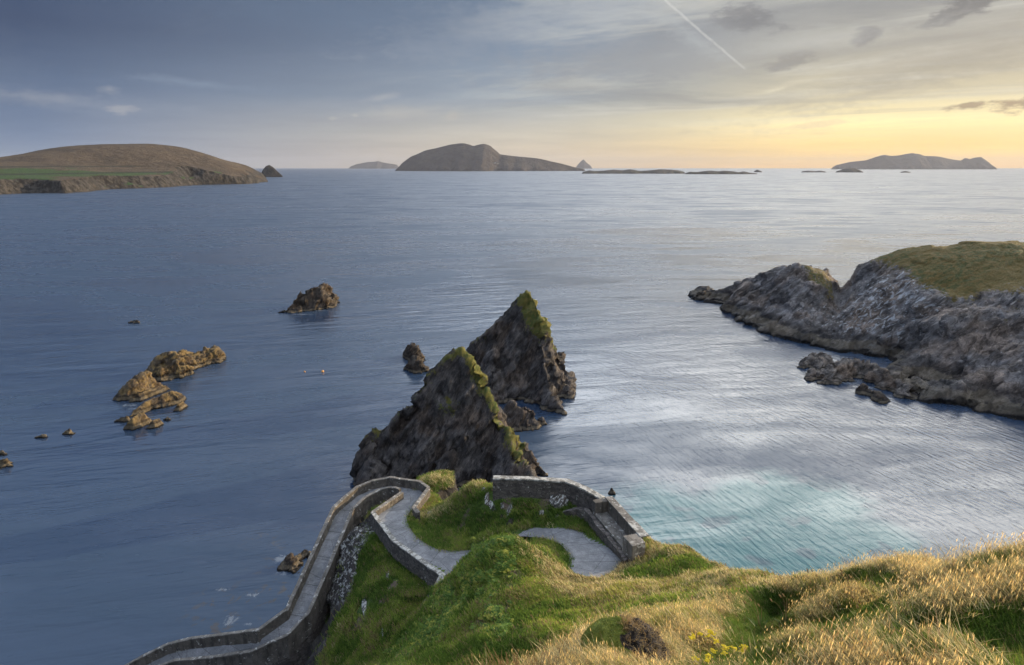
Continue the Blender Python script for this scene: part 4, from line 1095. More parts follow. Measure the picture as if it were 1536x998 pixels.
def dens(P, step=.5):
    out = []
    for a, b in zip(P[:-1], P[1:]):
        n = max(1, int(np.linalg.norm(b - a) / step))
        for k in range(n): out.append(a + (b - a) * k / n)
    out.append(P[-1]); return np.array(out)
def dens2(A, B, step=.5):
    oa, ob = [], []
    for i in range(len(A) - 1):
        n = max(1, int(max(np.linalg.norm(A[i + 1] - A[i]), np.linalg.norm(B[i + 1] - B[i])) / step))
        for k in range(n): oa.append(A[i] + (A[i + 1] - A[i]) * k / n); ob.append(B[i] + (B[i + 1] - B[i]) * k / n)
    oa.append(A[-1]); ob.append(B[-1]); return np.array(oa), np.array(ob)

ra, rb_ = dens2(OUT - [0, 0, WH], INN - [0, 0, WH])
V1, F1, e1, a1 = ribbon(PL, PR); V2, F2, e2, a2 = ribbon(ra, rb_)
V2[:, 2] += .004
V = np.concatenate([V1, V2]); Fq = np.concatenate([F1, F2 + len(V1)])
po = make_mesh('path', V, Fq, M_PATH, {'edge': np.concatenate([e1, e2 * .9]), 'along': np.concatenate([a1, a2])}, smooth=True)
tag(po, 'grey concrete path looping down through a hairpin to a long ramp', 'path', kind='structure')

# ------------------------------------------------------------------ walls
def offs(P, d):
    """offset polyline to its left by d with mitres"""
    P = np.asarray(P, float); out = []
    for i in range(len(P)):
        t0 = P[i] - P[i - 1] if i else P[1] - P[0]
        t1 = P[i + 1] - P[i] if i < len(P) - 1 else P[i] - P[i - 1]
        t0 = t0[:2] / (np.linalg.norm(t0[:2]) + 1e-9); t1 = t1[:2] / (np.linalg.norm(t1[:2]) + 1e-9)
        n0 = np.array([-t0[1], t0[0]]); n1 = np.array([-t1[1], t1[0]])
        m = n0 + n1; m /= (np.linalg.norm(m) + 1e-9); c = max(.45, m @ n0)
        out.append((P[i][0] + m[0] * d / c, P[i][1] + m[1] * d / c, P[i][2]))
    return np.array(out)

def strip_solid(Lf, Rt, drop, nv, rough=.02, seed=0):
    """closed wall between two top lines, going down by drop (scalar or per point)"""
    n = len(Lf); drop = np.broadcast_to(drop, (n,)); nw = 2
    prof = []
    for k in range(nv + 1): prof.append(('L', 1 - k / nv))
    for k in range(1, nw): prof.append(('T', k / nw))
    for k in range(nv + 1): prof.append(('R', k / nv))
    V = []
    for i in range(n):
        for s, t in prof:
            if s == 'L': V.append((Lf[i][0], Lf[i][1], Lf[i][2] - t * drop[i]))
            elif s == 'R': V.append((Rt[i][0], Rt[i][1], Rt[i][2] - t * drop[i]))
            else: V.append(tuple(Lf[i] * (1 - t) + Rt[i] * t))
    V = np.array(V); m = len(prof)
    V = V + np.stack([fbm(V[:, 0] * 2.2, V[:, 1] * 2.2, V[:, 2] * 2.2, 3, seed + q) for q in range(3)], 1) * rough
    F_ = [[i * m + k, i * m + k + 1, (i + 1) * m + k + 1, (i + 1) * m + k] for i in range(n - 1) for k in range(m - 1)]
    F_ += [[i * m + m - 1, i * m, (i + 1) * m, (i + 1) * m + m - 1] for i in range(n - 1)]
    F_ += [list(range(m)), list(range((n - 1) * m + m - 1, (n - 1) * m - 1, -1))]
    return V, F_

def wall(name, pts, th, drop, mat, cope_mat, label, cope_w=.03, cope_h=.09, group=None, step=.35, rough=.05, seed=0, cat='wall', nv=5):
    P = np.asarray(pts, float)
    # densify while keeping corners
    idx = dens(P, step)
    Lf = offs(idx, th / 2); Rt = offs(idx, -th / 2)
    # per point drop can be a list given on the original corners
    if np.ndim(drop):
        s0 = np.concatenate([[0], np.cumsum(np.linalg.norm(np.diff(P, axis=0), axis=1))]); s1 = np.concatenate([[0], np.cumsum(np.linalg.norm(np.diff(idx, axis=0), axis=1))])
        drop = np.interp(s1, s0, drop)
    base = (float(P[0][0]), float(P[0][1]), float(P[0][2] - np.max(drop)))
    e = empty(name, base, label, cat, group)
    L2 = Lf.copy(); R2 = Rt.copy(); L2[:, 2] -= cope_h; R2[:, 2] -= cope_h
    V, F_ = strip_solid(L2, R2, drop, nv, rough, seed)
    make_mesh('masonry', V, F_, mat, loc=base, parent=e)
    Lc = offs(idx, th / 2 + cope_w); Rc = offs(idx, -th / 2 - cope_w)
    V, F_ = strip_solid(Lc, Rc, cope_h - .003, 1, rough * .8, seed + 50)
    make_mesh('coping', V, F_, cope_mat, loc=base, parent=e)
    return e

# ramp walls
wall('parapet_wall', OUT, .24, WH + .9, M_WALL, M_COPE, 'long grey outer parapet wall on the seaward side of the ramp and hairpin', seed=400)
wall('parapet_wall', INN[1:], .22, WH + .9, M_WALL, M_COPE, 'grey inner parapet wall on the landward side of the descending ramp', seed=410)
wall('parapet_wall', [np.array(p) for p in WALL_UP[:2]], .28, 2.6, M_WALL, M_COPE, 'short sunlit wall at the inner tip of the hairpin', seed=420)
WU = [np.array(p) for p in WALL_UP[1:]]
wall('retaining_wall', WU, .30, [3.4, 3.2, 2.8, 2.6, 2.6], M_MASON, M_COPE_W, 'low dark stone wall with pale coping along the left edge of the upper path', seed=430, nv=8)
# short wall closing the hairpin on its right
wall('parapet_wall', [np.array(Z(643, 732, 22.04)), np.array(Z(621, 761, 22.5)), np.array(Z(627, 769, 22.6))], .3, 4.5, M_MASON, M_COPE, 'short stone wall closing the right side of the hairpin bend', seed=440, nv=8)
# masonry body that carries the ramp, down into the sea
def ramp_body():
    A = dens2(OUT, INN, .8)
    A0, B0 = A
    n = len(A0); nv = 16
    mid = (A0 + B0) / 2
    V = []; 
    for i in range(n):
        a = mid[i] + (A0[i] - mid[i]) * 1.02; b = mid[i] + (B0[i] - mid[i]) * 1.02
        zt = A0[i][2] - WH - .06
        batter = lambda k: 1 + .12 * k / nv
        col = []
        for k in range(nv, -1, -1):
            z = zt + (-2 - zt) * k / nv; q = mid[i] + (a - mid[i]) * batter(k); col.append((q[0], q[1], z))
        for k in range(0, nv + 1):
            z = zt + (-2 - zt) * k / nv; q = mid[i] + (b - mid[i]) * batter(k); col.append((q[0], q[1], z))
        V += col
    m = 2 * (nv + 1)
    V = np.array(V)
    V = V + np.stack([fbm(V[:, 0] * .9, V[:, 1] * .9, V[:, 2] * .9, 3, 450 + q) for q in range(3)], 1) * np.array([.12, .12, 0])
    F_ = [[i * m + k, i * m + k + 1, (i + 1) * m + k + 1, (i + 1) * m + k] for i in range(n - 1) for k in range(m - 1)]
    F_ += [list(range(m)), list(range((n - 1) * m + m - 1, (n - 1) * m - 1, -1))]
    o = make_mesh('ramp_base', V, F_, M_MASON, loc=(-16, 45, 0))
    tag(o, 'dark rubble masonry carrying the ramp above the sea', 'retaining wall')
ramp_body()

# steps at the top of the ramp: two shallow risers across the hairpin
def slab(name, quad, h, mat, parent=None, label=None, cat=None, loc=None, rough=.0, seed=0, bev=.03):
    """a thick slab under a 4 corner top face"""
    q = np.array(quad, float); lo = q.copy(); lo[:, 2] -= h
    V = np.concatenate([q, lo]); F_ = [[0, 1, 2, 3], [7, 6, 5, 4]] + [[i, i + 4, (i + 1) % 4 + 4, (i + 1) % 4] for i in range(4)]
    loc = loc or (float(q[:, 0].mean()), float(q[:, 1].mean()), float(lo[:, 2].min()))
    o = make_mesh(name, V, F_, mat, loc=loc, parent=parent)
    if bev:
        b = o.modifiers.new('edge', 'BEVEL'); b.width = bev; b.segments = 2; b.limit_method = 'ANGLE'
    if label: tag(o, label, cat)
    return o

# loop wall and stone bench
LW = [np.array(Z(739.5, 715.5, 27.0)), np.array(Z(795, 717, 27.05)), np.array(Z(851, 720.5, 27.0)), np.array(Z(880, 733, 27.0)), np.array(Z(904, 746.5, 26.95))]
wall('boundary_wall', LW, .42, [2.6, 2.6, 2.7, 3.2, 3.4], M_MASON, M_COPE_W, 'tall dark stone wall with white lichened coping above the grassy bank of the loop', seed=460, cope_w=.05, cope_h=.12, nv=10)
def bench():
    SZ = 26.15
    F0 = np.array(Z(893, 771, SZ)); F1 = np.array(Z(935, 822, SZ))
    ax = (F1 - F0); ax[2] = 0; L = np.linalg.norm(ax); ax /= L
    nr = np.array([-ax[1], ax[0], 0.])
    if nr[0] < 0: nr = -nr
    base = (float(F0[0]), float(F0[1]), 24.2)
    e = empty('stone_bench', base, 'long concrete seat built into the wall above the cove, with high back', 'bench')
    up = np.array([0, 0, 1.])
    P = lambda s, t, z: F0 + ax * s + nr * t + up * (z - SZ)
    dp = .95
    slab('seat', [P(0, -.04, SZ), P(L, -.04, SZ), P(L, dp, SZ), P(0, dp, SZ)], .14, M_COPE, e)
    slab('backrest', [P(0, dp + .004, 27.0), P(L, dp + .004, 27.0), P(L, dp + .48, 27.0), P(0, dp + .48, 27.0)], 3.4, M_WALL, e)
    c = slab('coping', [P(-.45, dp - .03, 27.09), P(L * .72, dp - .03, 27.09), P(L * .72, dp + .55, 27.09), P(-.45, dp + .55, 27.09)], .086, M_COPE, e, bev=.02)
    slab('coping', [P(L * .72 + .02, dp - .03, 27.09), P(L + .5, dp - .03, 27.09), P(L + .5, dp + .60, 27.09), P(L * .72 + .02, dp + .60, 27.09)], .086, M_COPE_W, e, bev=.02)
    slab('end_block', [P(-.5, -.03, 27.0), P(-.004, -.03, 27.0), P(-.004, dp + .1, 27.0), P(-.5, dp + .1, 27.0)], 2.5, M_WALL, e)
    slab('end_block', [P(L + .004, -.1, 27.06), P(L + 1.25, -.05, 27.06), P(L + 1.1, dp + .02, 27.06), P(L + .004, dp - .04, 27.06)], 2.6, M_COPE, e, bev=.05)
    # rubble face under the seat, curving back to the loop wall
    pts = [P(-2.4, -1.5, SZ - .9), P(-1.7, -.55, SZ - .35), P(-.9, -.25, SZ - .15), P(0, -.2, SZ - .145), P(L * .5, -.2, SZ - .145), P(L + .1, -.2, SZ - .145), P(L + 1.0, -.2, SZ - .2)]
    q = dens(np.array(pts), .35); Lf = offs(q, .2); Rt = offs(q, -.2)
    V, F_ = strip_solid(Lf, Rt, 2.4, 8, .09, 470)
    make_mesh('stone_face', V, F_, M_MASON, loc=base, parent=e)
bench()

# ------------------------------------------------------------------ outcrops on the grass
def tnormal(x, y, s=.4):
    gx = (samp(TH, x + s, y) - samp(TH, x - s, y)) / (2 * s); gy = (samp(TH, x, y + s) - samp(TH, x, y - s)) / (2 * s)
    n = np.stack([-gx, -gy, np.ones_like(gx)], -1); return n / np.linalg.norm(n, axis=-1, keepdims=True)

def outcrop(px, py, wpx, hpx, rot, label, seed, mat=None, thick=.35, name='rock_outcrop', cat='rock'):
    p, D = hit(px, py)
    a = wpx / F * D / 2; b = hpx / F * D / 2 / .75
    n = tnormal(p[0], p[1]); t1 = np.cross([0, 1., 0], n); t1 /= np.linalg.norm(t1); t2 = np.cross(n, t1)
    cr, sr = math.cos(R(rot)), math.sin(R(rot))
    e1_, e2_ = t1 * cr + t2 * sr, -t1 * sr + t2 * cr
    nu, nv = 30, 14; V = []; Fq = []
    for i in range(nv + 1):
        th = math.pi * i / nv
        for j in range(nu):
            ph = 2 * math.pi * j / nu
            V.append((math.sin(th) * math.cos(ph), math.sin(th) * math.sin(ph), math.cos(th)))
    V = np.array(V)
    r = 1 + .42 * fbm(V[:, 0] * 1.6 + seed, V[:, 1] * 1.6, V[:, 2] * 1.6, 4, seed) + .22 * fbm(V[:, 0] * 5, V[:, 1] * 5 + seed, V[:, 2] * 5, 3, seed, ridged=True)
    V = V * r[:, None]
    V = p + V[:, :1] * e1_ * a + V[:, 1:2] * e2_ * b + V[:, 2:] * n * thick * min(a, b) * 1.3
    for i in range(nv):
        for j in range(nu): Fq.append([i * nu + j, i * nu + (j + 1) % nu, (i + 1) * nu + (j + 1) % nu, (i + 1) * nu + j])
    o = make_mesh(name, V, Fq, mat or M_OUTCROP, {'lichen': np.ones(len(V)) * .25}, loc=tuple(p))
    return tag(o, label, cat)
OC = [
    (838, 752, 26, 21, 10, 'biggest white lichened rock set in the bank below the loop wall'),
    (822, 744, 34, 10, 5, 'dark rock ledge just above the biggest white rock of the bank'),
    (731, 748, 8, 16, -20, 'upper white rock of a pair near the left end of the loop wall'),
    (738, 760, 8, 14, 10, 'lower white rock of a pair near the left end of the loop wall'),
    (727, 736, 10, 8, 40, 'small pale rock on the rim of the bank beside the left end of the wall'),
    (764, 766, 7, 16, -30, 'narrow pale rock standing in the middle of the grassy bank'),
    (753, 759, 6, 6, 0, 'small pale stone left of the narrow rock in the bank'),
    (754, 775, 6, 7, 0, 'small brownish stone low in the grassy bank'),
    (835, 774, 6, 7, 0, 'small white stone below the biggest white rock'),
    (812, 769, 7, 6, 0, 'small white stone left below the biggest white rock'),
    (882, 760, 12, 8, -20, 'white streaked stone at the foot of the wall near the bench'),
    (627, 773, 9, 9, 30, 'small white stone at the path edge beneath the hairpin wall'),
    (645, 770, 11, 6, 10, 'flat white stone just right of the one at the path edge'),
    (582, 864, 5, 12, 5, 'small white rock in the grass slope below the stone wall'),
    (547, 910, 9, 28, 10, 'tall narrow white rock low on the left grass slope'),
    (574, 950, 3, 15, 10, 'thin white sliver of rock lowest on the left grass slope'),
    (804, 835, 12, 6, 0, 'flat brown stone on the small green island inside the loop'),
    (823, 812, 6, 5, 10, 'white stone at the top edge of the island inside the loop'),
    (827, 839, 7, 6, 10, 'white stone low on the island inside the loop'),
    (765, 785, 8, 14, -35, 'dark rock in the bank just above the top of the loop path'),
]
M_OUT_DARK = mat_rock('dark_outcrop', (.03, .028, .025), (.12, .11, .10), strata=-50, freq=2.0, tide=False, lichen=.0, bumpd=.12)
for k, (px, py, w_, h_, r_, lb) in enumerate(OC):
    outcrop(px, py, w_, h_, r_, lb, 500 + k * 7, M_OUT_DARK if ('dark' in lb or 'brown' in lb) else M_OUTCROP, thick=.45)

# ------------------------------------------------------------------ grass
def tuft_mesh(name, n, h, w, spread, lean, seed, link=False, bend=.5, seedheads=0.0, wide=1.0):
    rg = np.random.default_rng(seed); V = []; Fq = []; bh = []; bv = []
    for k in range(n):
        a = rg.uniform(0, 2 * math.pi); r = spread * math.sqrt(rg.uniform())
        bx, by = r * math.cos(a), r * math.sin(a)
        hh = h * rg.uniform(.55, 1.1); ww = w * rg.uniform(.6, 1.2)
        fa = rg.uniform(0, math.pi)
        dx, dy = math.cos(fa) * ww / 2, math.sin(fa) * ww / 2
        la = lean * rg.uniform(.5, 1.4); ld = math.pi + rg.normal(0, .85)        # blown toward -X
        lx, ly = math.cos(ld) * la * hh, math.sin(ld) * la * hh
        b0 = len(V); val = rg.uniform()
        for i, t in enumerate((0, .4, .75, 1.0)):
            cx = bx + lx * t ** 1.6; cy = by + ly * t ** 1.6; cz = hh * (t - bend * .35 * t * t * la) - (.06 * h if i == 0 else 0)
            s = (1, .85, .55, 0)[i]
            if i < 3:
                V.append((cx - dx * s, cy - dy * s, cz)); V.append((cx + dx * s, cy + dy * s, cz)); bh += [t, t]; bv += [val, val]
            else: V.append((cx, cy, cz)); bh.append(t); bv.append(val)
        Fq += [[b0, b0 + 1, b0 + 3, b0 + 2], [b0 + 2, b0 + 3, b0 + 5, b0 + 4], [b0 + 4, b0 + 5, b0 + 6]]
        if rg.uniform() < seedheads:
            cx, cy, cz = bx + lx, by + ly, hh * (1 - bend * .35 * la)
            b1 = len(V); s = w * .45
            V += [(cx, cy, cz - h * .12), (cx - s, cy, cz), (cx, cy, cz + h * .14), (cx + s, cy, cz), (cx, cy - s, cz), (cx, cy + s, cz)]
            bh += [1] * 6; bv += [1] * 6
            Fq += [[b1, b1 + 1, b1 + 2, b1 + 3], [b1, b1 + 4, b1 + 2, b1 + 5]]
    o = make_mesh(name, V, Fq, M_GRASS, {'bh': bh, 'bv': bv}, link=link)
    return o

def leaf_mesh(name, n, size, seed):
    rg = np.random.default_rng(seed); V = []; Fq = []; bh = []; bv = []
    for k in range(n):
        c = rg.normal(0, 1, 3); c = c / np.linalg.norm(c) * rg.uniform(.3, 1) * np.array([.16, .16, .09]); c[2] = abs(c[2])
        s = size * rg.uniform(.6, 1.2); a = rg.uniform(0, 6.28); tl = rg.uniform(-.7, .7)
        ux = np.array([math.cos(a), math.sin(a), tl * .6]); uy = np.array([-math.sin(a), math.cos(a), rg.uniform(-.5, .5)])
        b0 = len(V); val = rg.uniform()
        V += [c - ux * s, c - uy * s * .55 + ux * s * .05, c + ux * s, c + uy * s * .55 + ux * s * .05]
        bh += [.3, .7, 1, .7]; bv += [val] * 4
        Fq.append([b0, b0 + 1, b0 + 2, b0 + 3])
    return make_mesh(name, V, Fq, M_LEAF, {'bh': bh, 'bv': bv}, link=False)

def scatter(name, label, protos, P, scale, rotz, tilt, idx, tcol, cat='grass'):
    """points carry their own size, turn, kind and colour; geometry nodes place the tufts"""
    coll = bpy.data.collections.new(name + '_tufts')
    for o in protos: coll.objects.link(o)
    me = bpy.data.meshes.new(name); me.vertices.add(len(P)); me.vertices.foreach_set('co', np.asarray(P, np.float32).ravel())
    def A(nm, ty, arr, f='value'):
        at = me.attributes.new(nm, ty, 'POINT'); at.data.foreach_set(f, np.asarray(arr).ravel())
    A('sc', 'FLOAT', np.asarray(scale, np.float32))
    A('rot', 'FLOAT_VECTOR', np.stack([tilt[:, 0], tilt[:, 1], rotz], 1).astype(np.float32), 'vector')
    A('ix', 'INT', idx.astype(np.int32))
    A('tcol', 'FLOAT_COLOR', np.concatenate([tcol, np.ones((len(P), 1))], 1).astype(np.float32), 'color')
    o = bpy.data.objects.new(name, me); COL.objects.link(o)
    ng = bpy.data.node_groups.new(name, 'GeometryNodeTree')
    ng.interface.new_socket('Geometry', in_out='INPUT', socket_type='NodeSocketGeometry'); ng.interface.new_socket('Geometry', in_out='OUTPUT', socket_type='NodeSocketGeometry')
    N = ng.nodes; L = ng.links
    gi = N.new('NodeGroupInput'); go = N.new('NodeGroupOutput')
    ci = N.new('GeometryNodeCollectionInfo'); ci.inputs['Collection'].default_value = coll; ci.inputs['Separate Children'].default_value = True; ci.inputs['Reset Children'].default_value = True
    ip = N.new('GeometryNodeInstanceOnPoints'); ip.inputs['Pick Instance'].default_value = True
    def na(nm, ty):
        q = N.new('GeometryNodeInputNamedAttribute'); q.data_type = ty; q.inputs['Name'].default_value = nm; return q.outputs[0]
    L.new(gi.outputs[0], ip.inputs['Points']); L.new(ci.outputs[0], ip.inputs['Instance'])
    L.new(na('ix', 'INT'), ip.inputs['Instance Index']); L.new(na('rot', 'FLOAT_VECTOR'), ip.inputs['Rotation']); L.new(na('sc', 'FLOAT'), ip.inputs['Scale'])
    L.new(ip.outputs[0], go.inputs[0])
    md = o.modifiers.new('scatter', 'NODES'); md.node_group = ng
    tag(o, label, cat, kind='stuff')
    return o

# candidate spots, denser close by
N0 = 900000
cx = RNG.uniform(-16, 15, N0); cy = RNG.uniform(4, 60, N0)
cz = samp(TH, cx, cy); ce = samp(TE, cx, cy); csd = samp(TSD, cx, cy)
dz = CAM_H - cz
depth = cy * CP + dz * SP
upv = (-dz * CP + cy * SP)
px_ = 768 + F * cx / depth; py_ = 499 - F * upv / depth
ok = (px_ > -60) & (px_ < 1720) & (py_ > 560) & (py_ < 1150) & (depth > 4) & (csd < .05) & (ce > -.22)
edge_in = (ce > .08) | (RNG.uniform(size=N0) < .25)
ok &= edge_in
pk = np.clip((15.0 / depth) ** 1.6, .16, 1.0)
ok &= RNG.uniform(size=N0) < pk
nn = tnormal(cx, cy, .25)
ok &= nn[:, 2] > .33
# keep walls, bench and bare rock clear
wd = np.full(N0, 9.0)
for PP in (LW, [np.array(q) for q in WALL_UP]):
    for a, b in zip(PP[:-1], PP[1:]): wd = np.minimum(wd, seg_dist(cx, cy, a, b)[0])
ok &= wd > .35
bx0, by0 = Z(905, 770, 26.2)[:2]; bx1, by1 = Z(945, 825, 26.2)[:2]
ok &= seg_dist(cx, cy, (bx0, by0), (bx1, by1))[0] > 1.0
rockb = (cx < np.interp(cy, [33, 36, 39, 42.5, 46.5, 48], [-14.2, -13.2, -12.9, -12.0, -11.2, -11.4])) & (cy > 33) & (cy < 48.5)
ok &= ~rockb | (RNG.uniform(size=N0) < .06)
for px, py, w_, h_, r_, lb in OC:
    q, D = hit(px, py); ok &= np.hypot(cx - q[0], (cy - q[1]) * .8) > max(w_, h_) / F * D / 2 * .85
cx, cy, cz, depth, nn = cx[ok], cy[ok], cz[ok], depth[ok], nn[ok]
pxk = px_[ok]; pyk = py_[ok]; cek = ce[ok]
gold = gold_at(cx, cy)
gold = np.maximum(gold, sstep(.5, .1, cek) * .35)
brow = np.zeros(len(cx))
brow = sstep(-1.6, -.2, csd[ok]) * sstep(6, 9, cx)           # sunlit brow above the cove
gold = np.clip(np.maximum(gold, brow * .9), 0, 1)
isg = RNG.uniform(size=len(cx)) < sstep(.28, .72, gold) * (.54 - .28 * sstep(-.1, .4, fbm(cx * .7, cy * .7, 4, 3, 610)))
v = RNG.uniform(size=len(cx)); patchn = fbm(cx * .8, cy * .8, 0, 4, 600)
Gd = np.array([.44, .37, .18]); Gp = np.array([.64, .57, .36]); Br = np.array([.28, .21, .12]); Yg = np.array([.34, .35, .09])
Gn = np.array([.14, .22, .04]); Gn2 = np.array([.27, .33, .07]); Gn3 = np.array([.08, .14, .03])
wcol = (v * 1.0)[:, None]
cg = Gd * (1 - wcol) + Gp * wcol; m = (RNG.uniform(size=len(cx)) < .25)[:, None]; cg = np.where(m, Br, cg)
cg = np.where((patchn > .35)[:, None] & (v > .4)[:, None], Yg, cg)
cn = np.where((patchn > .05)[:, None], Gn * (1 - wcol) + Gn2 * wcol, Gn3 * (1 - wcol) + Gn * wcol)
cn = np.where((RNG.uniform(size=len(cx)) < .06 + .30 * sstep(.1, .5, patchn + .25 * v))[:, None], np.array([.26, .20, .11]), cn)
earthk = np.zeros(len(cx))
for px, py, D, r in EARTH:
    p = W(px, py, D); earthk = np.maximum(earthk, sstep(r * 1.5, r * .3, np.hypot(cx - p[0], cy - p[1])))
tc = np.where(isg[:, None], cg, cn) * RNG.uniform(.8, 1.15, (len(cx), 1))
P = np.stack([cx, cy, cz - .02], 1)
dsc = np.clip(depth / 16, .8, 2.1)
sc = np.where(isg, RNG.uniform(.75, 1.25, len(cx)), RNG.uniform(.6, 1.05, len(cx))) * (.72 + .28 * dsc) * (1 + .45 * fbm(cx * 1.1, cy * 1.1, 0, 3, 620))
tl = np.stack([np.clip(-nn[:, 1], -.8, .8) * .3, np.clip(nn[:, 0], -.8, .8) * .3], 1) * -1
rz = RNG.normal(0, .55, len(cx))
near = depth < 22
protos_g = [tuft_mesh('tuft_a%d' % k, 16, .34, .011, .15, .75, 700 + k, seedheads=.10) for k in range(4)] + [tuft_mesh('tuft_b%d' % k, 14, .26, .030, .26, .7, 720 + k) for k in range(3)]
protos_g += [tuft_mesh('tuft_e%d' % k, 7, .62, .010, .12, .9, 780 + k, bend=.7, seedheads=.15) for k in range(2)]
protos_n = [tuft_mesh('tuft_c%d' % k, 16, .26, .014, .15, .6, 740 + k) for k in range(4)] + [tuft_mesh('tuft_d%d' % k, 14, .20, .036, .26, .55, 760 + k) for k in range(3)]
ii = np.where(near, RNG.integers(0, 4, len(cx)), RNG.integers(4, 7, len(cx)))
ig = np.where(near & (RNG.uniform(size=len(cx)) < .07), RNG.integers(7, 9, len(cx)), ii)
thin = RNG.uniform(size=len(cx)) > earthk * .8
isn = ~isg & thin; isg = isg & thin
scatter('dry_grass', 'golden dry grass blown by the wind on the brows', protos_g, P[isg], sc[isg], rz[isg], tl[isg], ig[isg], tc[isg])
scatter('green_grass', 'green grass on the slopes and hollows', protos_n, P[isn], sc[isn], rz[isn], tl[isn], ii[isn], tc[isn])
print('tufts', isg.sum(), (~isg).sum())

# bramble over the crest of the mound and down its left edge
lines = [[(655, 880), (700, 845), (735, 822), (760, 816)], [(760, 835), (735, 850), (720, 880), (690, 905), (640, 960)], [(700, 870), (660, 920), (620, 965), (590, 998)], [(740, 900), (750, 935), (730, 950)], [(745, 830), (755, 850)]]
bp = []
for ln in lines:
    for (a, b), (c, d) in zip(ln[:-1], ln[1:]):
        n = int(math.hypot(c - a, d - b) * 9)
        for k in range(n):
            t = RNG.uniform(); q = (a + (c - a) * t + RNG.normal(0, 9), b + (d - b) * t + RNG.normal(0, 8)); bp.append(q)
pts = []
for q in bp:
    if 560 < q[0] < 800 and vnoise(q[0] / 14, q[1] / 14, 0, 5) > -.25:
        p, D = hit(*q)
        if 26 < D < 46 and samp(TE, p[0], p[1]) > .3: pts.append(p)
pts = np.array(pts); n = len(pts)
bc = np.where((RNG.uniform(size=n) < .25)[:, None], np.array([.34, .36, .07]), np.where((RNG.uniform(size=n) < .5)[:, None], np.array([.16, .26, .05]), np.array([.09, .17, .035])))
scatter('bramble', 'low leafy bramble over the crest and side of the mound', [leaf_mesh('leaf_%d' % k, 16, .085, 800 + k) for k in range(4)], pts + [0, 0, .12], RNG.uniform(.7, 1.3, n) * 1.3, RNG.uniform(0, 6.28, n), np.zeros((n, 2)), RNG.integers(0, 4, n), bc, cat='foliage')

# ------------------------------------------------------------------ plants and hummock
M_STEM = mat_flat('plant_stem', (.10, .14, .035), trans=.2)
M_YEL = mat_flat('yellow_flower', (.75, .62, .04), (.6, .45, .02), trans=.3, scale=40)
M_BLADE = mat_flat('broad_leaf', (.06, .12, .03), (.10, .17, .05), rough=.35, trans=.25, scale=6)
M_DOCK = mat_flat('grey_leaf', (.16, .19, .15), (.30, .32, .28), rough=.35, trans=.2, scale=6)
M_STRAW = mat_flat('straw_stem', (.38, .27, .13), (.28, .19, .09), trans=.3)

def tube_path(pts, r, V, Fq, k=5):
    pts = [np.array(p, float) for p in pts]
    b0 = len(V)
    for i, p in enumerate(pts):
        rr = r * (1 - .6 * i / (len(pts) - 1))
        for j in range(k):
            a = 2 * math.pi * j / k; V.append((p[0] + rr * math.cos(a), p[1] + rr * math.sin(a), p[2]))
    for i in range(len(pts) - 1):
        for j in range(k): Fq.append([b0 + i * k + j, b0 + i * k + (j + 1) % k, b0 + (i + 1) * k + (j + 1) % k, b0 + (i + 1) * k + j])

def ragwort(px, py, heads, label, sd):
    rg = np.random.default_rng(sd); p, D = hit(px, py)
    e = empty('flowering_plant', tuple(p), label, 'flower', 'yellow flowers beside the hummock')
    V, Fq = [], []; tops = []
    for k in range(heads):
        a = rg.uniform(0, 6.28); h = rg.uniform(.28, .42); t = p + np.array([math.cos(a) * .12 - .05, math.sin(a) * .12, h])
        tube_path([p, p + (t - p) * np.array([.3, .3, .5]), t], .005, V, Fq); tops.append(t)
    make_mesh('stem', V, Fq, M_STEM, loc=tuple(p), parent=e)
    for t in tops:
        V, Fq = [], []
        for k in range(22):
            c = t + np.array([rg.normal(0, .028), rg.normal(0, .028), rg.normal(0, .010)])
            b = len(V); n = 7; V.append(tuple(c + [0, 0, .006]))
            for j in range(n):
                a = 6.283 * j / n; V.append((c[0] + 0.017 * math.cos(a), c[1] + 0.017 * math.sin(a), c[2] + rg.normal(0, .002)))
            for j in range(n): Fq.append([b, b + 1 + j, b + 1 + (j + 1) % n])
        make_mesh('flower_head', V, Fq, M_YEL, loc=tuple(p), parent=e)
ragwort(1048, 985, 3, 'leftmost yellow flowering plant in the dry grass by the hummock', 1)
ragwort(1070, 975, 4, 'tallest yellow flowering plant, topmost of those by the hummock', 2)
ragwort(1082, 998, 4, 'yellow flowering plant at the bottom edge, between its neighbours', 3)
ragwort(1108, 990, 4, 'rightmost yellow flowering plant in the dry grass', 4)
ragwort(1056, 1012, 3, 'yellow flowering plant cut by the bottom edge, beside the hummock', 5)

